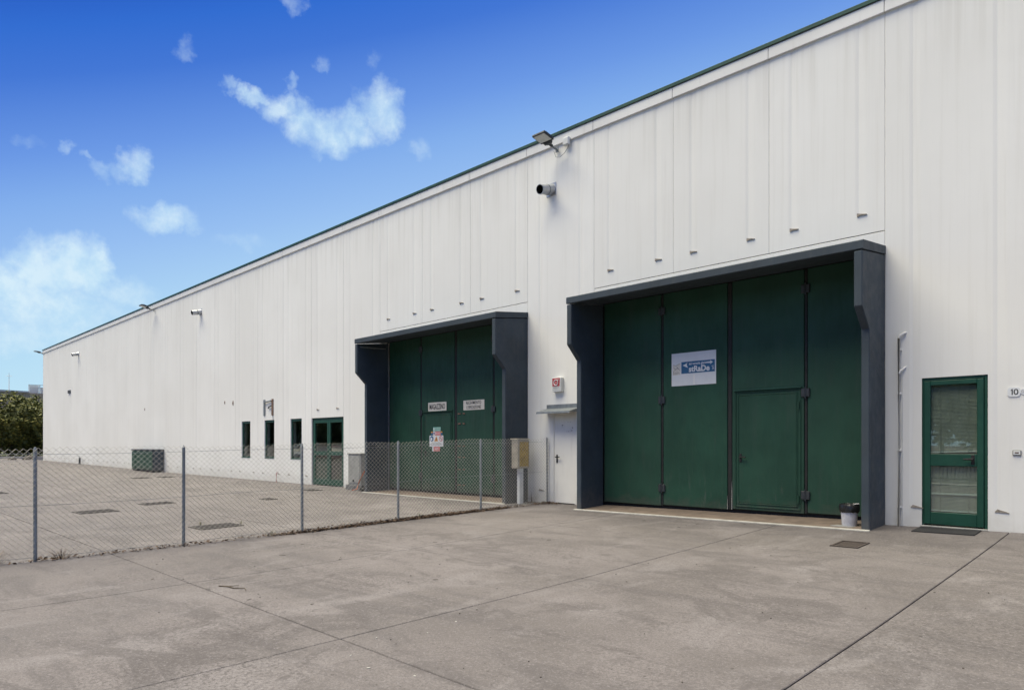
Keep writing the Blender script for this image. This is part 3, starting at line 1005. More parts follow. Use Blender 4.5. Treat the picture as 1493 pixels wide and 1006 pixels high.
# ---- folding door with concrete hood
def hood_gate(xo0, xo1, seams, wicket, zs_left, zs_right, name_label, side_handle):
    PT = .12
    # hood slab, sloping gently outwards
    s = MB()
    s.prism([(-1.10, 4.345), (-1.10, 4.462), (-1.088, 4.475), (-.003, 4.60), (-.003, 4.47), (-1.085, 4.335)], 0, xo0 - .012, xo1 + .012)
    hood = wh(s, 'entrance_hood', 'hood_paint')
    hood['label'] = name_label
    for xa in (xo0, xo1 - PT):
        p = MB()
        zf = zg(xa, -.7) - .12
        ztop_f, ztop_b = 4.318, 4.452
        prof = [(-.003, -.2), (-.003, ztop_b), (-1.085, ztop_f), (-1.097, ztop_f - .012), (-1.097, 3.49), (-1.09, 3.475), (-.775, 3.175), (-.77, 3.16), (-.77, zf), (-.75, -.2)]
        c = .012
        n = len(prof)
        # chamfered extrusion: inset outline at both ends
        cx_ = sum(q[0] for q in prof) / n
        cz_ = sum(q[1] for q in prof) / n
        inn = []
        for (y, z) in prof:
            dy_, dz_ = (c if y < -.1 else 0), 0
            inn.append((y + dy_, z))
        vs = [(xa, y, z) for (y, z) in inn] + [(xa + c, y, z) for (y, z) in prof] + [(xa + PT - c, y, z) for (y, z) in prof] + [(xa + PT, y, z) for (y, z) in inn]
        fs = [tuple(range(n))[::-1], tuple(range(3 * n, 4 * n))]
        for r_ in range(3):
            fs += [(r_ * n + i, r_ * n + (i + 1) % n, (r_ + 1) * n + (i + 1) % n, (r_ + 1) * n + i) for i in range(n)]
        p.add(vs, fs)
        p.build('hood_pillar', 'hood_paint', hood)
    xi0, xi1 = xo0 + PT, xo1 - PT
    # sill
    sl = MB()
    zl, zr = zs_left, zs_right
    sl.add([(xi0, -.80, zg(xi0, -.8) + .016), (xi1, -.80, zg(xi1, -.8) + .016), (xi1, .2, zr - .02), (xi0, .2, zl - .02),
            (xi0, -.80, -.2), (xi1, -.80, -.2), (xi1, .2, -.2), (xi0, .2, -.2)],
           [(0, 1, 2, 3), (0, 4, 5, 1), (1, 5, 6, 2), (2, 6, 7, 3), (3, 7, 4, 0), (4, 7, 6, 5)])
    wh(sl, 'door_sill', 'sill_tile')
    ed = MB()
    ed.add([(xo0 - .02, -.86, zg(xo0, -.86) + .012), (xo1 + .02, -.86, zg(xo1, -.86) + .012), (xo1 + .02, -.803, zg(xo1, -.8) + .022), (xo0 - .02, -.803, zg(xo0, -.8) + .022),
            (xo0 - .02, -.86, -.2), (xo1 + .02, -.86, -.2), (xo1 + .02, -.803, -.2), (xo0 - .02, -.803, -.2)],
           [(0, 1, 2, 3), (0, 4, 5, 1), (1, 5, 6, 2), (2, 6, 7, 3), (3, 7, 4, 0), (4, 7, 6, 5)])
    wh(ed, 'sill_edge', 'pale_edge')
    # door: dark rubber backing is the part, leaves and fittings are its pieces
    zb = lambda x: zl + (zr - zl) * (x - xi0) / (xi1 - xi0)
    bk = MB()
    bk.box((xi0 - .1, .11, -.1), (xi1 + .1, .16, 4.50))
    door = wh(bk, 'folding_door', 'black_rubber_and_shade')
    xs = [xi0 + .004] + seams + [xi1 + (.1 if side_handle else -.004)]
    for k in range(4):
        g0 = (.05 if k == 2 else .03) if k else 0
        g1 = (.05 if k == 1 else .03) if k < 3 else 0
        a, b = xs[k] + g0, xs[k + 1] - g1
        l = MB()
        z_ = zb((a + b) / 2) + .04
        l.bbox((a, .045, z_), (b, .105, 4.47), .008)
        l.build('door_leaf', 'green_paint', door)
    # rubber strips stand between the leaves
    for k, x in enumerate(seams):
        w_ = .042 if k == 1 else .024
        r_ = MB()
        r_.bbox((x - w_, .05, zb(x) + .03), (x + w_, .108, 4.46), .01)
        r_.build('seam_strip', 'black_rubber_and_shade', door)
        if k != 1:
            for z in (.50, 2.30, 4.12):
                h = MB()
                h.bbox((x - .075, .012, z - .075), (x - .012, .044, z + .075), .008)
                h.bbox((x + .012, .012, z - .075), (x + .075, .044, z + .075), .008)
                h.tube([(x, .022, z - .1), (x, .022, z + .1)], .017, 8)
                h.build('hinge', 'dark_metal', door)
    wx0, wx1, wzt = wicket
    wz0 = zb(wx0) + .10
    for (off, y) in ((.0, .030), (.055, .034)):
        fr = MB()
        a, b, t0, t1 = wx0 + off, wx1 - off, wz0 + off, wzt - off
        e_ = .022
        y1 = .0445
        fr.bbox((a, y, t0), (a + e_, y1, t1), .004)
        fr.bbox((b - e_, y, t0), (b, y1, t1), .004)
        fr.bbox((a + e_ + .001, y, t1 - e_), (b - e_ - .001, y1, t1), .004)
        fr.bbox((a + e_ + .001, y, t0), (b - e_ - .001, y1, t0 + e_), .004)
        fr.build('wicket_frame', 'green_paint', door)
    wl = MB()
    wl.bbox((wx0 + .082, .036, wz0 + .082), (wx1 - .082, .0446, wzt - .082), .004)
    wl.build('wicket_door', 'green_paint', door)
    dp = MB()
    dp.prism([(.044, wzt + .045), (.0, wzt + .03), (.0, wzt + .018), (.044, wzt + .02)], 0, wx0 - .02, wx1 + .02)
    dp.build('drip_strip', 'green_flashing' if side_handle else 'green_paint', door)
    hx = wx0 + .115
    hd = MB()
    hd.bbox((hx - .022, .024, 1.06), (hx + .022, .035, 1.22), .004)
    hd.tube([(hx, .03, 1.155), (hx, -.02, 1.155)], .011, 8)
    hd.tube([(hx - .008, -.02, 1.155), (hx + .12, -.024, 1.155)], .012, 8)
    hd.build('handle', 'black_rubber_and_shade', door, smooth=True)
    for z in (.42, 2.08):
        h = MB()
        h.tube([(wx1 - .035, .02, z - .07), (wx1 - .035, .02, z + .07)], .015, 8)
        h.build('hinge', 'green_paint', door)
    return door


gate1 = hood_gate(-9.235, -3.45, [-7.641, -6.158, -4.731], (-6.05, -4.815, 2.375), .085, .155,
                  'slate blue concrete hood over the gate with the company board', True)
gate2 = hood_gate(-17.30, -11.385, [-15.64, -14.12, -12.63], (-15.52, -14.25, 2.29), .045, .06,
                  'slate blue concrete hood over the gate behind the wire fence', False)
gate1['label'] = 'green four leaf folding gate with the company board'
gate2['label'] = 'green four leaf folding gate behind the wire fence'
# latches of the far gate, lamp tube under its hood
for z in (1.05, 1.35, 1.95, 2.22, .30, .72):
    l = MB()
    l.bbox((-14.02, .025, z - .018), (-13.90, .0445, z + .018), .005)
    l.bbox((-13.82, .025, z - .018), (-13.73, .0445, z + .018), .005)
    l.build('latch', 'rust', gate2)
tb = MB()
tb.tube([(-17.165, -1.0, 4.24), (-17.165, -.12, 4.27)], .022, 8)
o = tb.build('lamp_tube', 'galvanised_dull', None, smooth=True)
tag(o, 'thin grey lamp tube fixed inside the hood behind the fence', 'lamp tube')
# scraped white edge of the near gate's middle seam
sc_ = MB()
sc_.prism([(-6.118, .16), (-6.106, .16), (-6.108, .55), (-6.114, .70)], 1, .0375, .0445)
sc_.prism([(-6.205, .16), (-6.196, .16), (-6.199, .36), (-6.202, .42)], 1, .0375, .0445)
sc_.build('chipped_edge', 'pale_edge', gate1)


# ------------------------------------------------------------------ things fixed on the facade
def exhaust(x, z, label, s=1.0):
    t = thing('exhaust_pipe', label, 'exhaust pipe', (x, 0, z), group='exhaust pipes high on the wall')
    p = MB()
    p.bbox((-.15 * s, -.012, -.15 * s), (.15 * s, .004, .15 * s), .003)
    p.build('wall_plate', 'galvanised', t)
    n = 20
    T = Matrix.Rotation(R(13), 4, 'X')
    q = MB()
    vs, fs = [], []
    for (rr, ya) in ((.14, .02), (.118, -.07), (.112, -.42), (.101, -.42), (.101, -.06)):
        for k in range(n):
            a = 2 * math.pi * k / n
            vs.append((rr * s * math.cos(a), ya * s, rr * s * math.sin(a)))
    for i in range(3):
        fs += [(i * n + k, i * n + (k + 1) % n, (i + 1) * n + (k + 1) % n, (i + 1) * n + k) for k in range(n)]
    q.add(vs, fs, 0, T)
    q.add(vs[3 * n:], [(k, (k + 1) % n, n + (k + 1) % n, n + k) for k in range(n)] + [tuple(n + k for k in range(n))], 1, T)  # inside of the pipe coloured black to stand for the shade in its hollow
    q.build('pipe', ['galvanised', 'black_rubber_and_shade'], t, smooth=True)
    c = MB()
    c.lathe([(.118 * s, -.02), (.123 * s, -.012), (.123 * s, .012), (.118 * s, .02)], 20, 0, T @ Matrix.Translation((0, -.17, 0)) @ Matrix.Rotation(R(90), 4, 'X'))
    c.build('collar', 'galvanised_dull', t, smooth=True)
    return t


exhaust(-10.62, 7.38, 'galvanised exhaust pipe on the wall below the floodlight between the two gates')
exhaust(-31.65, 7.37, 'galvanised exhaust pipe high on the wall left of the three narrow windows', .95)
exhaust(-52.3, 7.40, 'galvanised exhaust pipe nearest the far end of the warehouse', .95)


def floodlight(x, z, label, rz=0.0):
    t = thing('floodlight', label, 'floodlight', (x, -.047, z), rz, group='floodlights on the roof edge')
    b = MB()
    b.bbox((-.05, -.008, -.09), (.05, .0, .03), .003)
    b.build('base_plate', 'galvanised_dull', t)
    a = MB()
    a.tube([(0, -.005, -.03), (-.0, -.12, -.01), (-.0, -.24, .015)], .024, 10)
    a.build('arm', 'galvanised_dull', t, smooth=True)
    j = MB()
    j.tube([(0, -.19, .005), (0, -.31, .035)], .036, 10)
    j.bbox((-.075, -.35, .0), (.075, -.27, .085), .01)
    j.build('knuckle', 'dark_metal', t)
    M = Matrix.Translation((-.01, -.46, .085)) @ Matrix.Rotation(R(-12), 4, 'X')
    h = MB()
    h.bbox((-.19, -.20, -.012), (.19, .14, .045), .012, 0, M)
    for k in range(9):
        xx = -.15 + k * .0375
        h.box((xx, -.12, .044), (xx + .008, .12, .075), 0, M)
    h.bbox((-.11, .10, -.045), (.11, .19, .04), .012, 0, M)
    h.build('housing', 'dark_metal', t)
    g = MB()
    g.bbox((-.165, -.175, -.018), (.165, .085, -.011), .003, 0, M)
    g.build('led_window', 'led_glass', t)
    return t


floodlight(-10.40, 8.27, 'dark flat floodlight on an arm above the exhaust pipe between the gates')
floodlight(-37.65, 8.30, 'dark flat floodlight on the roof edge above the low green cabinet')
fl = floodlight(-62.56, 8.42, 'floodlight sticking out past the far corner of the warehouse', R(-60))

jb = thing('junction_box', 'white junction box with a looped cable beside the floodlight', 'junction box', (-10.09, -.045, 8.33))
b = MB()
b.bbox((-.09, -.075, -.09), (.09, 0, .09), .012)
b.build('box', 'white_plastic', jb)
b = MB()
b.bbox((-.075, -.084, -.075), (.075, -.0755, .075), .004)
b.build('lid', 'white_plastic', jb)
b = MB()
b.tube([(.06, -.03, -.09), (.05, -.05, -.16), (-.06, -.04, -.25), (-.2, -.035, -.30), (-.31, -.05, -.27), (-.33, -.10, -.14)], .006, 6)
b.build('cable', 'galvanised_dull', jb, smooth=True)

vb = thing('wall_vent', 'small square vent in the wall near the far end of the warehouse', 'vent', (-54.6, 0, 5.02))
b = MB()
b.bbox((-.32, -.05, -.11), (.32, .002, .11), .01)
b.build('frame', 'galvanised_dull', vb)
for k in range(4):
    b = MB()
    b.prism([(-.052, -.085 + k * .045), (-.075, -.095 + k * .045), (-.075, -.085 + k * .045), (-.052, -.06 + k * .045)], 0, -.28, .28)
    b.build('slat', 'dark_metal', vb)

wb = thing('wall_bracket', 'weathered grey metal bracket frame on the wall above a narrow window', 'bracket', (-25.0, 0, 2.50))
for xx in (-.42, .25):
    b = MB()
    b.bbox((xx, -.03, 0), (xx + .13, .002, .62), .006)
    b.build('upright', 'rust' if xx > 0 else 'galvanised_dull', wb)
for zz, l in ((.52, -.29), (.33, .02)):
    b = MB()
    b.tube([(l, -.035, zz - .06), (l + .1, -.06, zz), (.245, -.04, zz + .03)], .028, 8)
    b.build('arm', 'galvanised_dull', wb, smooth=True)
b = MB()
b.tube([(.35, -.02, .0), (.36, -.015, -.17)], .008, 6)
b.build('cable', 'galvanised_dull', wb)

for (x, z, s, lab) in ((-29.05, 3.17, .05, 'smaller rusty hole in the wall left of the narrow windows'), (-28.23, 3.11, .075, 'larger rusty hole in the wall beside the narrow windows'),
                       (-39.2, 3.25, .05, 'rusty stub in the wall above the low green cabinet')):
    b = MB()
    b.lathe([(s * .2, .012), (s * .7, .014), (s, .004), (s * 1.1, -.003)], 10, 0, Matrix.Rotation(R(90), 4, 'X') @ Matrix.Diagonal((.7, 1.5, 1, 1)))
    b.lathe([(0.001, .020), (s * .6, .018), (s * .7, .004)], 10, 0, Matrix.Rotation(R(90), 4, 'X'))
    tag(b.build('rusty_hole', 'rust', None, (x, 0, z)), lab, 'wall fitting')

hs = thing('fire_hose_sign', 'white box with a red fire hose sign above the service door', 'sign', (-10.375, 0, 2.61))
b = MB()
b.bbox((-.135, -.11, 0), (.135, .0, .335), .012)
b.build('box', 'white_plastic', hs)
b = MB()
b.box((-.118, -.1135, .13), (.105, -.1105, .318))
b.build('red_panel', 'sign_red', hs)
# reel symbol
b = MB()
pts = []
for k in range(26):
    a = R(60) + k * R(14)
    pts.append((-.008 + .062 * math.cos(a), -.116, .215 + .062 * math.sin(a)))
pts.append((.075, -.116, .285))
b.tube(pts, .012, 6)
b.build('reel_symbol', 'sign_white', hs)
b = MB()
b.lathe([(.001, .0), (.026, .0), (.026, .003), (.001, .003)], 14, 0, Matrix.Translation((-.008, -.114, .215)) @ Matrix.Rotation(R(90), 4, 'X'))
b.build('reel_symbol', 'sign_pink', hs)
letter(hs, 'IDRANTE', 0, .095, .045, 'ink_grey', y=-.1125)
b = MB()
b.box((-.11, -.1125, .045), (.11, -.1105, .05))
b.build('lettering', 'ink_grey', hs)

# conduit right of the near hood
cp = thing('wall_conduit', 'thin white conduit pipe running up the wall beside the near gate hood', 'conduit', (-3.235, 0, zg(-3.2, 0)))
b = MB()
b.tube([(0, -.045, 0), (0, -.045, 2.98), (.012, -.045, 3.02), (.075, -.02, 3.06), (.09, .03, 3.065)], .021, 8)
b.tube([(0, -.045, 2.42), (.02, -.04, 2.46), (.085, .0, 2.52), (.09, .03, 2.53)], .017, 8)
b.build('pipe', 'fascia_paint', cp, smooth=True)
for z in (.3, 1.2, 2.1, 2.8):
    b = MB()
    b.bbox((-.03, -.05, z - .012), (.03, .001, z + .012), .003)
    b.build('clip', 'fascia_paint', cp)
b = MB()
b.tube([(.035, -.022, 0), (.035, -.022, 2.5)], .006, 6)
b.build('cable', 'sealant', cp)

# number plate and bell
npl = thing('number_plate', 'white house number plate reading 10 beside the glazed door', 'number plate', (-1.752, 0, 2.148))
b = MB()
poly = [(.075 * math.copysign(min(1, abs(math.cos(a)) * 1.15), math.cos(a)), .068 * math.copysign(min(1, abs(math.sin(a)) * 1.25), math.sin(a))) for a in [k * math.pi / 12 for k in range(24)]]
b.prism(poly, 1, -.012, .0)
b.build('plate', 'sign_white', npl)
b = MB()
b.add([(-.048, -.0135, .024), (-.036, -.0135, .024), (-.036, -.0135, .018), (-.024, -.0135, .042), (-.0115, -.0135, .042), (-.0115, -.0135, -.042), (-.0255, -.0135, -.042), (-.0255, -.0135, .018)], [(0, 1, 7), (1, 7, 3), (3, 4, 5, 6, 7)])
b.build('digit', 'ink_black', npl, recalc=False)
b = MB()
vs = [(.026 + rx * math.cos(k * math.pi / 12), -.0135, rz_ * math.sin(k * math.pi / 12)) for (rx, rz_) in ((.029, .043), (.014, .029)) for k in range(24)]
b.add(vs, [(k, (k + 1) % 24, 24 + (k + 1) % 24, 24 + k) for k in range(24)])
b.build('digit', 'ink_black', npl, recalc=False)
np2 = thing('letter_plate', 'small white oval plate with the letter D beside the number 10 plate', 'number plate', (-1.615, 0, 2.148))
b = MB()
b.prism([(.068 * math.cos(k * math.pi / 12), .046 * math.sin(k * math.pi / 12)) for k in range(24)], 1, -.010, .0)
b.build('plate', 'sign_white', np2)
letter(np2, 'D', -.03, 0, .055, 'ink_grey', y=-.0115)
bell = thing('door_bell', 'small grey door bell with a brass name strip', 'door bell', (-1.715, 0, 1.272))
b = MB()
b.bbox((-.052, -.022, -.04), (.052, .0, .04), .006)
b.build('case', 'grey_cabinet', bell)
b = MB()
b.bbox((-.04, -.026, -.027), (.04, -.0225, .027), .003)
b.build('face', 'white_plastic', bell)
b = MB()
b.bbox((-.024, -.03, -.009), (.024, -.0265, .009), .003)
b.build('name_strip', 'rust', bell)


# ------------------------------------------------------------------ signs on the gates
def board(name, label, x0, x1, z0, z1, m, y=.045):
    t = thing(name, label, 'sign', ((x0 + x1) / 2, y, (z0 + z1) / 2))
    w, h = (x1 - x0) / 2, (z1 - z0) / 2
    b = MB()
    b.bbox((-w, -.004, -h), (w, -.0003, h), .001)
    b.build('board', m, t)
    return t, w, h


s1, w, h = board('gate_sign', 'cream sign reading MAGAZZINO on the gate behind the fence', -15.285, -14.483, 2.31, 2.572, 'sign_cream', .030 - .003)
letter(s1, 'MAGAZZINO', 0, 0, .205, 'ink_black', sx=.56, bold=.004, y=-.0055)
s2, w, h = board('gate_sign', 'cream two-line sign reading RICEVIMENTO E SPEDIZIONE on the far gate', -13.798, -12.976, 2.307, 2.567, 'sign_cream', .0445)
letter(s2, 'RICEVIMENTO', 0, .058, .115, 'ink_black', sx=.80, y=-.0055, bold=.0015)
letter(s2, 'E SPEDIZIONE', 0, -.062, .115, 'ink_black', sx=.79, y=-.0055, bold=.0015)


def disc(parent, name, x, z, r, m, y=-.0055, r_in=0.0, n=24):
    b = MB()
    if r_in:
        vs = [(x + rr * math.cos(2 * math.pi * k / n), y, z + rr * math.sin(2 * math.pi * k / n)) for rr in (r, r_in) for k in range(n)]
        b.add(vs, [(k, (k + 1) % n, n + (k + 1) % n, n + k) for k in range(n)])
    else:
        b.add([(x + r * math.cos(2 * math.pi * k / n), y, z + r * math.sin(2 * math.pi * k / n)) for k in range(n)], [tuple(range(n))])
    return b.build(name, m, parent, recalc=False)


def flat_poly(parent, name, pts, m, y=-.0055):
    b = MB()
    b.add([(p[0], y, p[1]) for p in pts], [tuple(range(len(pts)))])
    return b.build(name, m, parent, recalc=False)


YW = .036
s3, w, h = board('safety_sign', 'teal notice at the top of the safety signs on the far wicket door', -15.075, -14.745, 1.765, 1.875, 'sign_teal', YW)
letter(s3, 'USCITA', .03, .0, .075, 'ink_grey', y=-.0055)
flat_poly(s3, 'arrow', [(-.15, -.03), (-.11, -.03), (-.11, .03), (-.15, .03)], 'sign_white')
s4, w, h = board('safety_sign', 'pink and white notice under the teal one on the far wicket door', -15.08, -14.745, 1.648, 1.760, 'sign_pink', YW)
flat_poly(s4, 'emblem', [(-.165, -.055), (-.07, -.055), (-.07, .055), (-.165, .055)], 'sign_white')
disc(s4, 'emblem', -.115, 0, .035, 'sign_violet', -.0065)
letter(s4, 'VIETATO', .05, .0, .06, 'sign_white', y=-.0062)
for xx, lab in ((-15.135, 'left'), (-14.70, 'right')):
    t_ = thing('sticker', 'small blue and orange sticker at the %s of the pink notice' % ('hinge side' if lab == 'left' else 'latch side'), 'sticker', (xx, YW, 1.70))
    b = MB()
    b.box((-.03, -.0030, -.05), (.03, -.0003, .015))
    b.build('field', 'sign_blue', t_)
    b = MB()
    b.box((-.03, -.0030, .0155), (.03, -.0003, .055))
    b.build('field', 'sign_orange', t_)
s5, w, h = board('safety_sign', 'white safety board with blue, orange and red pictograms on the far wicket door', -15.236, -14.628, 1.335, 1.643, 'sign_white', YW)
disc(s5, 'mandatory_symbol', -.20, .065, .078, 'sign_blue')
disc(s5, 'helmet', -.215, .055, .042, 'sign_white', -.0062)
flat_poly(s5, 'warning_symbol', [(-.09, -.01), (.085, -.01), (0, .145)], 'sign_orange')
flat_poly(s5, 'exclamation', [(-.012, .01), (.012, .01), (.02, .085), (-.02, .085)], 'ink_black', -.0062)
disc(s5, 'prohibition_symbol', .205, .065, .078, 'sign_red', -.0055, .060)
flat_poly(s5, 'prohibition_bar', [(.148, .108), (.162, .122), (.262, .022), (.248, .008)], 'sign_red', -.0062)
disc(s5, 'figure', .205, .065, .025, 'ink_grey', -.0058)
for zz, tx in ((-.055, 'VIETATO L\'INGRESSO'), (-.105, 'AI NON AUTORIZZATI')):
    letter(s5, tx, 0, zz, .043, 'ink_grey', sx=1.05)
s6, w, h = board('safety_sign', 'pink and white notice at the bottom of the safety signs on the far wicket door', -15.11, -14.775, 1.20, 1.331, 'sign_pink', YW)
flat_poly(s6, 'margin', [(-.167, -.065), (-.11, -.065), (-.11, .065), (-.167, .065)], 'sign_white')
letter(s6, 'ALT', .03, .0, .08, 'sign_white')

cs, w, h = board('company_sign', 'white company board with blue STRADE banner on the near gate', -7.416, -6.438, 2.567, 3.223, 'sign_white', .0445)
flat_poly(cs, 'banner', [(-.265, -.09), (.465, -.09), (.465, .145), (-.265, .145)], 'sign_blue')
flat_poly(cs, 'map_emblem', [(-.462, -.11), (-.285, -.105), (-.285, .13), (-.33, .115), (-.40, .085), (-.462, .10)], 'sign_cream')
for (a_, b_) in (((-.455, .10), (-.39, .083)), ((-.39, .083), (-.30, .118)), ((-.44, .05), (-.40, .0)), ((-.40, .0), (-.35, .04)), ((-.35, .04), (-.30, -.01)), ((-.44, -.03), (-.38, .02)),
                 ((-.37, .06), (-.33, .0)), ((-.44, -.085), (-.44, -.03)), ((-.44, -.085), (-.36, -.09)), ((-.36, -.09), (-.36, -.05)), ((-.42, -.06), (-.33, -.055)), ((-.33, -.055), (-.31, -.09))):
    b = MB()
    b.tube([(a_[0], -.0068, a_[1]), (b_[0], -.0068, b_[1])], .004, 4)
    b.build('emblem_line', 'ink_grey', cs)
flat_poly(cs, 'arrow', [(-.235, .075), (-.125, .122), (-.145, .088), (-.12, .022)], 'sign_white', -.0062)
flat_poly(cs, 'arrow', [(.425, .095), (.365, .135), (.372, .11), (.27, .108), (.25, .085), (.372, .08), (.365, .055)], 'sign_white', -.0062)
letter(cs, 'asi venezia gian', .085, .098, .068, 'sign_white', sx=.86, y=-.0062, bold=.001)
letter(cs, 'stRaDe', .128, -.012, .158, 'sign_white', sx=.96, y=-.0062, bold=.005)
sr = letter(cs, 'srl', .425, -.01, .08, 'sign_white', y=-.0062)
sr.rotation_euler = (0, R(-90), 0)
flat_poly(cs, 'fold_mark', [(.004, -.318), (.032, -.318), (.030, -.12), (.006, -.12)], 'door_white', -.0045)


# ------------------------------------------------------------------ things standing by the wall
# low green cabinet
z0 = zg(-38, -.2)
gc = thing('metal_cabinet', 'low wide green metal cabinet with dark lid standing against the warehouse wall', 'cabinet', (-37.9, -.27, z0))
b = MB()
b.bbox((-1.6, -.25, .05), (1.6, .25, 1.06), .02)
b.build('body', 'hood_paint', gc)
b = MB()
b.bbox((-1.64, -.30, 1.062), (1.64, .26, 1.13), .02)
b.build('lid', 'hood_paint', gc)
for (a, c) in ((-1.56, -.98), (-.90, .62), (.65, 1.55)):
    b = MB()
    b.bbox((a, -.285, .10), (c, -.251, 1.02), .012)
    b.build('door_panel', 'green_paint', gc)
for xx in (-1.5, 1.4):
    b = MB()
    b.bbox((xx, -.22, -.06), (xx + .1, .22, .049), .005)
    b.build('foot', 'dark_metal', gc)

# grey utility cabinet left of far hood
z0 = zg(-18.4, -.25)
uc = thing('utility_cabinet', 'grey utility cabinet on a dark block beside the hooded gate behind the fence', 'cabinet', (-18.36, -.26, z0))
b = MB()
b.bbox((-.44, -.22, -.05), (.44, .22, .16), .015)
b.build('base_block', 'dark_concrete', uc)
b = MB()
b.bbox((-.36, -.18, .161), (.36, .18, 1.10), .015)
b.build('body', 'grey_cabinet', uc)
b = MB()
b.bbox((-.39, -.21, 1.101), (.39, .2, 1.14), .01)
b.build('lid', 'grey_cabinet', uc)
b = MB()
b.bbox((-.31, -.195, .22), (.31, -.1815, 1.05), .006)
b.build('door', 'grey_cabinet', uc)
b = MB()
b.bbox((-.05, -.215, .25), (.02, -.196, .32), .006)
b.build('lock', 'black_rubber_and_shade', uc)
b = MB()
b.tube([(.45, -.12, .80), (.42, -.28, .55), (.30, -.36, .28), (.20, -.34, .16), (.26, -.42, .05), (.10, -.48, .012)], .016, 6)
tag(b.build('loose_cable', 'orange_cable', None, (-18.2, -.2, z0), smooth=True), 'loose orange-red cable hanging beside the grey utility cabinet', 'cable')
b = MB()
b.tube([(-.12, 0, .05), (0, -.06, .06), (.1, 0, .05), (.02, .08, .055), (-.1, .03, .05)], .045, 8)
tag(b.build('black_hose', 'black_rubber_and_shade', None, (-17.72, -.55, zg(-17.7, -.55) - .006), smooth=True), 'black coiled hose lying by the grey utility cabinet', 'hose')

# gas meter cabinet on a post
z0 = zg(-11.2, -.45)
gx = thing('meter_cabinet', 'grey meter cabinet with yellow door on a white post beside the fence', 'meter cabinet', (-11.20, -.46, z0))
b = MB()
b.bbox((-.05, -.07, -.06), (.05, .07, .83), .012)
b.build('post', 'white_plastic', gx)
b = MB()
b.bbox((-.11, -.19, .831), (.10, .19, 1.50), .012)
b.build('body', 'beige_cabinet', gx)
b = MB()
b.bbox((-.13, -.21, 1.501), (.12, .21, 1.535), .008)
b.build('cap', 'beige_cabinet', gx)
b = MB()
b.bbox((.1005, -.135, .88), (.112, .175, 1.46), .004)
b.build('door', 'yellow_panel', gx)
for (ya, yb, za, zb_) in ((-.185, -.14, .835, 1.495), (.176, .188, .835, 1.495), (-.139, .175, 1.461, 1.495), (-.139, .175, .835, .879)):
    b = MB()
    b.bbox((.1005, ya, za), (.118, yb, zb_), .003)
    b.build('door_frame', 'beige_cabinet', gx)

# bucket with bin bag
bx_, by_ = -3.83, -.50
z0 = zg(bx_, by_)
z0 = zg(bx_, -.8) + .016 + (.155 - .02 - zg(bx_, -.8) - .016) * .30
bu = thing('bucket', 'stained white bucket with a black bin bag beside the near gate pillar', 'bucket', (bx_, by_, z0 - .004))
b = MB()
b.lathe([(.001, .004), (.105, .0), (.11, .01), (.132, .31), (.138, .315), (.138, .325), (.126, .325), (.104, .02), (.001, .02)], 28)
b.build('pail', 'bucket_white', bu, smooth=True)
b = MB()
n = 36
vs, fs = [], []
for i, (r, z) in enumerate(((.134, .22), (.150, .235), (.153, .29), (.147, .335), (.135, .352), (.118, .335), (.10, .25), (.02, .23))):
    for k in range(n):
        a = 2 * math.pi * k / n
        q = noise.noise(Vector((math.cos(a) * 3, math.sin(a) * 3, i * .6)))
        rr = r + .012 * q
        vs.append((rr * math.cos(a), rr * math.sin(a), z + .016 * noise.noise(Vector((math.cos(a) * 4, math.sin(a) * 4, 7 + i * .3)))))
for i in range(7):
    fs += [(i * n + k, i * n + (k + 1) % n, (i + 1) * n + (k + 1) % n, (i + 1) * n + k) for k in range(n)]
b.add(vs, fs)
b.build('bin_bag', 'black_bag', bu, smooth=True)
for k in range(3):
    b = MB()
    a = R(-30 + 34 * k)
    b.bbox((-.025, -.012, 0), (.03, .012, .016), .004, 0, Matrix.Translation((.105 * math.cos(a) + .01, .09 * math.sin(a), .342 + .006 * (k % 2))) @ Matrix.Rotation(a * 2, 4, 'Z') @ Matrix.Rotation(R(14 * k - 20), 4, 'Y'))
    b.build('litter', 'bucket_white', bu)
b = MB()
b.prism([(-.20, -.10), (.12, -.13), (.17, .02), (.05, .13), (-.14, .09)], 2, 0, .012)
tag(b.build('flat_board', 'grey_cabinet', None, (bx_ - .04, by_ - .06, z0 - .0135)), 'flat grey scrap board lying under the white bucket', 'board')

# doormat
z0 = zg(-2.55, -.3)
dm = MB()
n = 8
vs, fs = [], []
for r_ in range(2):
    for k in range(n + 1):
        x = -.40 + .80 * k / n
        y = -.24 + .48 * r_
        vs.append((x, y, zg(-2.53 + x, -.32 + y) - z0 + .016))
vs += [(x, y, z - .022) for (x, y, z) in vs]
m2 = 2 * (n + 1)
for k in range(n):
    fs.append((k, k + 1, n + 2 + k, n + 1 + k))
    fs.append((k, m2 + k, m2 + k + 1, k + 1))
    fs.append((n + 1 + k, n + 2 + k, m2 + n + 2 + k, m2 + n + 1 + k))
fs += [(0, n + 1, m2 + n + 1, m2), (n, m2 + n, m2 + 2 * n + 1, 2 * n + 1)]
dm.add(vs, fs)
tag(dm.build('doormat', 'doormat', None, (-2.53, -.32, z0)), 'thin black doormat in front of the green glazed door', 'doormat')

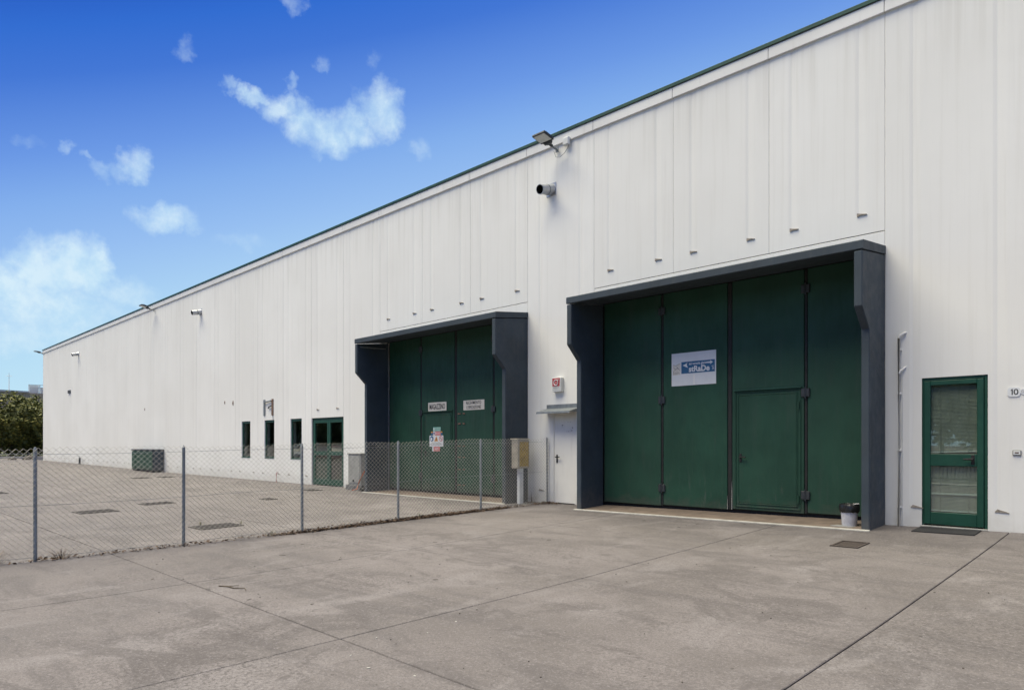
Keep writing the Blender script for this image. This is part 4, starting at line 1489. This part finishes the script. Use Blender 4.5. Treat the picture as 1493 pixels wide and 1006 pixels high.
# standpipe, rod by the far part of the wall
z0 = zg(-51.5, -.2)
sp_ = thing('standpipe', 'small dark standpipe by the wall left of the low green cabinet', 'standpipe', (-51.2, -.2, z0))
b = MB()
b.tube([(0, 0, -.05), (0, 0, .42)], .06, 8)
b.build('pipe', 'dark_metal', sp_, smooth=True)
b = MB()
b.tube([(0, 0, .40), (-.12, 0, .52), (-.7, .05, .55)], .025, 8)
b.build('spout', 'galvanised_dull', sp_, smooth=True)
z0 = zg(-24.2, -.15)
b = MB()
b.tube([(0, 0, -.03), (.0, .0, .33), (.06, .02, .36)], .017, 6)
tag(b.build('red_rod', 'red_paint', None, (-24.15, -.12, z0), smooth=True), 'thin red rod standing against the wall below the narrow windows', 'rod')


# ------------------------------------------------------------------ drains in the paving
def grate(x, y, w, dpt, label, m='grate', bars=True, slot=.045):
    """cast cover lying on the paving, follows its slope"""
    zc = zg(x, y)
    sx_ = (zg(x + .3, y) - zg(x - .3, y)) / .6
    sy_ = (zg(x, y + .3) - zg(x, y - .3)) / .6
    t = thing('drain_cover', label, 'drain cover', (x, y, zc))
    S = Matrix(((1, 0, 0, 0), (0, 1, 0, 0), (sx_, sy_, 1, .0), (0, 0, 0, 1)))
    b = MB()
    b.box((-w / 2, -dpt / 2, -.05), (w / 2, dpt / 2, .0045), 0, S)
    b.build('tray', 'black_rubber_and_shade' if bars else m, t)
    b = MB()
    f_ = .03
    b.box((-w / 2, -dpt / 2, .005), (w / 2, -dpt / 2 + f_, .014), 0, S)
    b.box((-w / 2, dpt / 2 - f_, .005), (w / 2, dpt / 2, .014), 0, S)
    b.box((-w / 2, -dpt / 2 + f_ + .0005, .005), (-w / 2 + f_, dpt / 2 - f_ - .0005, .014), 0, S)
    b.box((w / 2 - f_, -dpt / 2 + f_ + .0005, .005), (w / 2, dpt / 2 - f_ - .0005, .014), 0, S)
    b.build('frame', m, t)
    if bars:
        n_ = int((w - .08) / slot)
        for k in range(n_):
            b = MB()
            xx = -w / 2 + .045 + k * (w - .09) / max(1, n_ - 1)
            b.box((xx - slot * .22, -dpt / 2 + f_ + .001, .0048), (xx + slot * .22, dpt / 2 - f_ - .001, .012), 0, S)
            b.build('bar', m, t)
    else:
        for k in range(5):
            b = MB()
            yy = -dpt / 2 + .06 + k * (dpt - .12) / 4
            b.box((-w / 2 + .05, yy - .012, .0048), (w / 2 - .05, yy + .012, .009), 0, S)
            b.build('rib', m, t)
    return t


grate(-3.28, -2.15, .36, .50, 'rusty brown drain cover in the paving before the near gate', 'rust_dark', False)
grate(-13.0, -6.85, .62, .80, 'iron drain grate with weeds round it just behind the wire fence', slot=.06)
grate(-18.0, -7.6, .7, .8, 'iron drain grate with a crack beside it in the fenced yard', slot=.06)
grate(-19.0, -5.95, .6, .75, 'iron drain grate on the joint in the fenced yard', slot=.06)
grate(-19.4, -1.3, .6, .4, 'narrow drain grate before the glazed double door', slot=.06)
grate(-17.6, -3.6, .5, .3, 'small drain cover before the hooded gate behind the fence', slot=.06)
grate(-31.9, -2.4, .8, .6, 'drain grate in the yard before the low green cabinet, farther from the wall', slot=.08)
grate(-31.6, -1.5, .8, .5, 'drain grate in the yard before the low green cabinet, closer to the wall', slot=.08)
grate(-27.2, -8.2, .9, .7, 'drain grate far out in the fenced yard', slot=.08)

# ------------------------------------------------------------------ chain link fence
FP = [(-11.26, -14.0), (-11.18, -12.0), (-11.10, -10.05), (-11.03, -8.15), (-10.95, -6.2), (-10.87, -4.22), (-10.78, -2.12), (-10.70, -.06)]
fence = thing('chain_link_fence', 'wire mesh fence on thin grey steel posts running out from the warehouse', 'fence', (-10.95, -7, zg(-10.95, -7)))
FO = Vector((-10.95, -7, zg(-10.95, -7)))
FH = 1.50


def fpt(s):
    """point along the fence line by Y"""
    for (a, b) in zip(FP, FP[1:]):
        if a[1] <= s <= b[1]:
            k = (s - a[1]) / (b[1] - a[1])
            return a[0] + (b[0] - a[0]) * k, s
    return FP[-1][0], s


for i, (x, y) in enumerate(FP):
    z = zg(x, y)
    b = MB()
    lean = random.uniform(-.012, .012)
    r_ = .024 if i < len(FP) - 1 else .018
    b.tube([(x, y, z - .15), (x + lean, y, z + FH + .02), (x + lean, y, z + FH + .055)], [r_, r_, .008], 10)
    o = b.build('post', 'galvanised_dull', fence, smooth=True)
    o.location = -FO
y0f, y1f = FP[0][1], FP[-1][1]
p = .082
ph = .078
wm = MB()
V, F = [], []
nw = int((y1f - y0f) / (p / 2))
rw = .0029
for i in range(nw):
    ya = y0f + i * p / 2
    flip = i % 2
    zz = 0.02
    pts = []
    ns = int(round((FH + .03) / (ph / 2)))
    for k in range(ns + 1):
        # knuckled wires: odd/even wires zigzag against each other
        side = (k + flip) % 2
        y = ya + (p / 2) * side
        y = min(max(y, y0f), y1f)
        x, _ = fpt(y)
        sag = .012 * math.sin(y * 1.9) + .006 * math.sin(y * 5.1 + 1)
        bul = .010 * math.sin(y * 2.7 + k * .05)
        pts.append((x + .028 + bul + (.003 if flip else 0), y, zg(x, y) + zz + k * ph / 2 + sag * (k / ns)))
    o0 = len(V)
    for (x, y, z) in pts:
        V += [(x + rw, y, z), (x, y + rw, z), (x - rw, y, z), (x, y - rw, z)]
    for k in range(len(pts) - 1):
        for q in range(4):
            F.append((o0 + k * 4 + q, o0 + k * 4 + (q + 1) % 4, o0 + k * 4 + 4 + (q + 1) % 4, o0 + k * 4 + 4 + q))
wm.v, wm.f, wm.mi = V, F, [0] * len(F)
o = wm.build('wire_mesh', 'wire', fence, recalc=False)
o.location = -FO
stuff(o)
for hgt in (1.455, .76, .06):
    b = MB()
    pts = []
    y = y0f
    while y <= y1f:
        x, _ = fpt(y)
        pts.append((x + .032, y, zg(x, y) + hgt + .008 * math.sin(y * 1.57)))
        y += .25
    b.tube(pts, .0024, 5)
    o = b.build('tension_wire', 'galvanised_dull', fence)
    o.location = -FO
for (y, hh) in ((-4.8, 1.455),):
    x, _ = fpt(y)
    b = MB()
    z = zg(x, y) + hh
    b.tube([(x + .034, y - .12, z + .008), (x + .034, y - .05, z + .012), (x + .034, y + .05, z + .012), (x + .034, y + .12, z + .008)], [.004, .014, .014, .004], 6)
    o = b.build('wire_strainer', 'dark_metal', fence)
    o.location = -FO


# ------------------------------------------------------------------ litter, weeds
def leaf_quad(mb, c, s, nrm_jit=1.0):
    a = random.uniform(0, 6.283)
    t = Matrix.Rotation(a, 3, 'Z') @ Matrix.Rotation(random.uniform(-nrm_jit, nrm_jit), 3, 'X') @ Matrix.Rotation(random.uniform(-nrm_jit, nrm_jit), 3, 'Y')
    pts = [(-s, 0, 0), (0, -s * .45, s * .12), (s, 0, 0), (0, s * .45, s * .12)]
    mb.add([Vector(c) + t @ Vector(q) for q in pts], [(0, 1, 2, 3)])


random.seed(21)
lf = MB()
for k in range(5200):
    u = random.random()
    y = -6.9 + 5.6 * random.betavariate(1.6, 1.5) if u < .8 else random.uniform(-10.6, -.3)
    dens_ = .5 + .5 * noise.noise(Vector((y * 1.3, 4.2, 0)))
    if random.random() > dens_ * 1.5:
        continue
    x, _ = fpt(min(-.1, y))
    x += random.gauss(.0, .05) + .02
    z = zg(x, y) + abs(random.gauss(0, .022)) + .004
    leaf_quad(lf, (x, y, z), random.uniform(.014, .040), .7)
for k in range(150):
    x, y = -10.62 + random.gauss(0, .16), -.14 + random.gauss(0, .08)
    leaf_quad(lf, (x, min(-.02, y), zg(x, y) + abs(random.gauss(0, .02)) + .006), random.uniform(.015, .035), .8)
o = lf.build('leaf_litter', 'dead_leaf', None, recalc=False)
stuff(o)
o['label'] = 'dry brown leaves gathered along the foot of the wire fence'
o['category'] = 'leaf litter'


def weed(x, y, h, n_, label, m='weed', spread=.12):
    t = thing('weed', label, 'weed', (x, y, zg(x, y)))
    b = MB()
    for k in range(n_):
        a = random.uniform(0, 6.283)
        r_ = spread * random.random()
        hh = h * random.uniform(.4, 1)
        p0 = Vector((r_ * .35 * math.cos(a), r_ * .35 * math.sin(a), -.01))
        p1 = Vector((r_ * .8 * math.cos(a), r_ * .8 * math.sin(a), hh * .6))
        p2 = Vector((r_ * 1.4 * math.cos(a), r_ * 1.4 * math.sin(a), hh))
        s = Vector((-math.sin(a), math.cos(a), 0)) * random.uniform(.0012, .0032)
        b.add([p0 - s, p0 + s, p1 + s * .9, p1 - s * .9, p2], [(0, 1, 2, 3), (3, 2, 4)])
    b.build('blades', m, t, recalc=False)


weed(-10.93, -4.0 + .35, .16, 26, 'pale weed tuft at the fence between the leaves')
weed(-11.0, -6.75, .13, 22, 'green weed tuft by the fence post before the yard drain')
weed(-13.42, -6.98, .12, 20, 'small weed at the corner of the drain grate behind the fence')
weed(-12.95, -6.4, .10, 14, 'low weed along the back edge of the drain grate behind the fence')
weed(-11.22, -10.5, .22, 90, 'dry bushy weed at the fence foot out in the yard', 'dead_leaf', .3)
weed(-11.1, -9.75, .17, 70, 'dry straggly weed tuft beside a fence post out in the yard', 'dead_leaf', .3)
weed(-11.05, -.22, .32, 40, 'dry weed between the meter cabinet and the fence end', 'dead_leaf', .22)
weed(-12.2, -.75, .16, 14, 'small green weed at the edge of the far gate sill')

# twigs and pebbles scattered on the apron
random.seed(5)
db = MB()
for k in range(110):
    x, y = random.uniform(-10.5, -.8), random.uniform(-10.2, -.9)
    s = random.uniform(.003, .008)
    db.lathe([(.001, s * .8), (s * .8, s * .5), (s, .0), (s * .8, -s * .4)], 5, 0, Matrix.Translation((x, y, zg(x, y) + .003)) @ Matrix.Rotation(random.uniform(0, 3), 4, 'Z'))
for k in range(26):
    x, y = random.uniform(-10.5, -1), random.uniform(-9.6, -1)
    a = random.uniform(0, 6.28)
    l = random.uniform(.02, .09)
    db.tube([(x, y, zg(x, y) + .006), (x + l * math.cos(a), y + l * math.sin(a), zg(x, y) + .012)], .003, 4)
for k in range(8):
    x, y = random.uniform(-4.8, -1.9), random.uniform(-9.6, -6.3)
    q = random.uniform(.008, .018)
    db.prism([(-q, -q * .4), (q * .3, -q * .6), (q, .1 * q), (.2 * q, q * .5), (-.7 * q, q * .4)], 2, 0, .004, 1, Matrix.Translation((x, y, zg(x, y) + .001)) @ Matrix.Rotation(k, 4, 'Z'))
o = db.build('pebbles', ['dark_stone', 'pale_edge'], None)
stuff(o)
o['label'] = 'tiny pebbles and twigs scattered over the concrete apron'
o['category'] = 'debris'
tw = MB()
tw.tube([(0, 0, .006), (.12, .05, .012), (.25, .06, .010), (.36, .13, .016), (.44, .11, .008)], [.006, .007, .006, .005, .003], 6)
tw.tube([(.12, .05, .012), (.2, .14, .02)], [.005, .003], 5)
tag(tw.build('twig', 'bark', None, (-7.62, -9.0, zg(-7.6, -9.0))), 'forked dry twig lying on the concrete apron', 'twig')


# ------------------------------------------------------------------ trees and bushes
def leaf_shape(rad, n_leaf, size, seed, squash=.9):
    random.seed(seed)
    mb = MB()
    clumps = []
    for k in range(46):
        v = Vector((random.gauss(0, 1), random.gauss(0, 1), random.gauss(0, 1))).normalized()
        rr = random.uniform(.45, .98)
        clumps.append((v * rr, random.uniform(.16, .34)))
    for k in range(n_leaf):
        c, r_ = random.choice(clumps)
        v = Vector((random.gauss(0, 1), random.gauss(0, 1), random.gauss(0, 1))).normalized() * random.uniform(.55, 1.08) * r_
        p_ = c + v
        q = Vector((p_.x * rad[0], p_.y * rad[1], p_.z * rad[2]))
        leaf_quad(mb, q, size * random.uniform(.6, 1.3), 1.2)
    return mb


def tree(loc, rad, hc, label, mesh, trunk_h, group, leaf_m):
    t = thing('tree', label, 'tree', loc, random.uniform(0, 6.28), group)
    c = link('crown', mesh, t, (0, 0, hc))
    b = MB()
    b.tube([(0, 0, -.3), (.05, 0, trunk_h * .5), (0, .1, trunk_h)], [.2, .15, .1], 8)
    for k in range(6):
        a = k * 1.05
        b.tube([(0, 0, trunk_h * .55), (rad[0] * .35 * math.cos(a), rad[1] * .35 * math.sin(a), hc), (rad[0] * .6 * math.cos(a), rad[1] * .6 * math.sin(a), hc + rad[2] * .35)], [.09, .06, .02], 6)
    b.build('trunk', 'bark', t)
    return t


def crown_mesh(name, rad, n, size, seed, m):
    mb = leaf_shape(rad, n, size, seed)
    me = bpy.data.meshes.new(name)
    me.from_pydata(mb.v, [], mb.f)
    me.materials.append(MATS[m])
    return me


r1 = (3.4, 3.2, 3.0)
cmA = crown_mesh('crown', r1, 15000, .17, 3, 'leaf_hedge')
cmB = crown_mesh('crown', r1, 13000, .17, 9, 'leaf_hedge')
hx = xe - 3.4
hedge = [(hx - .2, -3.6, cmA, 'bushy olive-green tree beside the silver parked car past the yard end'),
         (hx - .4, 0.6, cmB, 'tall bushy olive-green tree at the far end of the yard'),
         (hx - .1, 4.6, cmA, 'bushy olive-green tree half hidden by the far corner of the warehouse'),
         (hx - 3.5, 2.6, cmB, 'bushy olive-green tree standing behind the front row at the yard end'),
         (hx - 3.4, -1.8, cmA, 'rear olive-green tree filling the gap between the front ones at the yard end')]
random.seed(14)
for (x, y, me, lab) in hedge:
    t = tree((x, y, .27), r1, 2.95, lab, me, 2.6, 'bushy trees past the end of the yard', 'leaf_hedge')
    t.scale = (1, 1, random.uniform(.94, 1.0))
r2 = (3.6, 3.6, 3.8)
cmC = crown_mesh('crown', r2, 7000, .26, 17, 'leaf_tree')
random.seed(31)
for k, x in enumerate(range(-200, 30, 5)):
    t = tree((x + random.uniform(-1, 1), -52 + random.uniform(-1.5, 1.5), -.42), r2, 5.2, 'dark green street tree across the road', cmC, 3.5,
             'street trees across the road', 'leaf_tree')
    t.scale = (1, 1, random.uniform(.85, 1.25))

# railing on the far side of the road (mirrored in the door glass)
rl = thing('street_railing', 'plain grey railing of upright bars across the road', 'railing', (-10, -22.5, -.26))
for z in (.12, 1.12):
    b = MB()
    b.bbox((-26, -.02, z), (34, .02, z + .05), .005)
    b.build('rail', 'dark_metal', rl)
b = MB()
for k in range(60 * 7):
    x = -26 + k / 7 + .05
    b.box((x - .011, -.011, .1705), (x + .011, .011, 1.119))
stuff(b.build('bars', 'dark_metal', rl))
for k in range(25):
    b = MB()
    x = -26 + k * 2.5
    b.bbox((x - .025, -.06, 0), (x + .025, -.021, 1.2), .005)
    b.build('post', 'dark_metal', rl)


# ------------------------------------------------------------------ cars (far corner, and across the yard in the window reflections)
def make_car(m, label, loc, rz, group=None):
    t = thing('parked_car', label, 'car', loc, rz, group)
    L2, W2 = 2.1, .86
    # side outline (x forward, z)
    low = [(-2.05, .45), (-2.1, .62), (-2.05, .88), (-1.55, .95), (.75, .93), (1.75, .80), (2.08, .66), (2.1, .42), (1.95, .26), (-1.95, .26)]
    roofp = [(-1.75, .94), (-1.15, 1.38), (-.2, 1.46), (.35, 1.40), (1.05, .92)]
    b = MB()
    n = len(low)
    secs = [(-W2, .93), (-W2 * .96, 1.0), (W2 * .96, 1.0), (W2, .93)]
    vs, fs = [], []
    for (yy, s) in secs:
        for (x, z) in low:
            vs.append((x * s, yy, .55 + (z - .55) * s))
    for i in range(3):
        fs += [(i * n + k, i * n + (k + 1) % n, (i + 1) * n + (k + 1) % n, (i + 1) * n + k) for k in range(n)]
    fs += [tuple(range(n))[::-1], tuple(3 * n + k for k in range(n))]
    b.add(vs, fs)
    body = b.build('body', m, t, smooth=True)
    b = MB()
    n = len(roofp)
    vs, fs = [], []
    for yy, s in ((-W2 * .93, 0), (-W2 * .72, 1), (W2 * .72, 1), (W2 * .93, 0)):
        for (x, z) in roofp:
            vs.append((x, yy if z < 1 else (W2 * .70 if yy > 0 else -W2 * .70) * (1.0 if s else 1.06), z if s else min(z, 1.42)))
    for i in range(3):
        fs += [(i * n + k, i * n + k + 1, (i + 1) * n + k + 1, (i + 1) * n + k) for k in range(n - 1)]
    fs += [tuple(range(n))[::-1], tuple(3 * n + k for k in range(n))]
    b.add(vs, fs)
    b.build('greenhouse', 'car_glass', t, smooth=True)
    b = MB()
    b.prism([(-1.2, 1.385), (-.2, 1.468), (.36, 1.405), (.36, 1.425), (-.2, 1.49), (-1.2, 1.405)], 1, -W2 * .74, W2 * .74)
    b.build('roof', m, t, smooth=True)
    for sx in (-1.3, 1.3):
        for sy in (-1, 1):
            M = Matrix.Translation((sx, sy * (W2 - .09), .31)) @ Matrix.Rotation(R(90), 4, 'X')
            b = MB()
            b.lathe([(.19, -.1), (.31, -.1), (.315, 0), (.31, .1), (.19, .1)], 20, 0, M)
            w_ = b.build('wheel', 'tyre', t, smooth=True)
            b = MB()
            b.lathe([(.001, -.09), (.2, -.085), (.2, .085), (.001, .09)], 16, 0, M)
            b.build('rim', 'galvanised', w_, smooth=True)
    for sy in (-.6, .6):
        b = MB()
        b.bbox((-2.085, sy - .16, .66), (-2.02, sy + .16, .82), .02)
        b.build('tail_light', 'lamp_red', t)
        b = MB()
        b.bbox((1.9, sy - .18, .58), (2.06, sy + .18, .70), .02)
        b.build('headlight', 'lamp_clear', t)
    return t


make_car('car_silver', 'silver car parked under the bushy trees past the yard end', (xe - 1.2 - .9, -3.75, .27), R(100))
make_car('car_red', 'red car parked on the road opposite the warehouse', (-62, -24.5, -.26), R(4))
make_car('car_silver', 'silver car parked beside the red one on the road opposite the warehouse', (-70, -24.2, -.26), R(-3))

# dark stones by the far corner
for (x, y, s, lab) in ((-67.4, -1.15, .32, 'single dark stone standing apart from the far warehouse corner'), (-66.0, -.25, .48, 'dark stone lying closest to the far warehouse corner')):
    b = MB()
    n = 12
    vs, fs = [], []
    for i in range(6):
        th = i / 5 * math.pi / 2
        for k in range(n):
            a = 2 * math.pi * k / n
            q = 1 + .22 * noise.noise(Vector((math.cos(a) * 1.7 + x, math.sin(a) * 1.7, i * .5)))
            vs.append((s * 1.25 * q * math.cos(a) * math.cos(th), s * q * math.sin(a) * math.cos(th), s * .8 * math.sin(th) - .04))
    for i in range(5):
        fs += [(i * n + k, i * n + (k + 1) % n, (i + 1) * n + (k + 1) % n, (i + 1) * n + k) for k in range(n)]
    b.add(vs, fs)
    tag(b.build('stone', 'dark_stone', None, (x, y, zg(x, y))), lab, 'stone')

# ------------------------------------------------------------------ building behind the trees
fb = thing('factory_hall', 'brown corrugated factory hall behind the bushy trees', 'building', (-136, 8, .27))
b = MB()
b.box((-24, -45, -.8), (0, 30, 9.65))
b.build('wall', 'brown_cladding', fb)
for k in range(100):
    y = -44.8 + k * .55
    if y > 29.5:
        break
b = MB()
for k in range(150):
    y = -44.7 + k * .5
    b.prism([(y, .0), (y + .12, .05), (y + .26, .05), (y + .38, .0)], 2, 0.0, 9.6, 0, Matrix.Rotation(0, 4, 'Z') @ Matrix(((0, 1, 0, .002), (1, 0, 0, 0), (0, 0, 1, 0), (0, 0, 0, 1))))
stuff(b.build('cladding_ribs', 'brown_cladding', fb))
b = MB()
b.prism([(-45.2, 9.652), (-45.2, 9.75), (-20, 10.25), (4.3, 9.9), (4.3, 9.652)], 0, -24.2, .25)
b.build('roof', 'roof_sheet', fb)
rp = thing('rooftop_frame', 'white panelled frame standing on the roof of the brown factory hall', 'roof structure', (-136.4, 12.4, .27 + 9.66))
for k in range(5):
    b = MB()
    b.box((-.4, k * 1.5 - .06, -.01), (-.28, k * 1.5 + .06, 1.45))
    b.build('upright', 'white_plastic', rp)
for z in (.35, .85, 1.33):
    b = MB()
    b.box((-.275, -.1, z), (-.2, 6.2, z + .1))
    b.build('rail', 'white_plastic', rp)
for k in range(4):
    b = MB()
    b.box((-.5, k * 1.5 + .12, .05), (-.42, k * 1.5 + 1.38, 1.3 - .25 * (k % 2)))
    b.build('panel', 'sign_white' if k != 2 else 'grey_cabinet', rp)
mt = MB()
mt.tube([(0, 0, -.3), (0, 0, 2.7)], [.07, .03], 6)
mt.tube([(0, -.4, 2.2), (0, .4, 2.2)], .03, 5)
tag(mt.build('antenna_mast', 'white_plastic', None, (-138, 9.9, .27 + 10.2)), 'thin pale antenna mast on the roof of the brown factory hall', 'antenna')
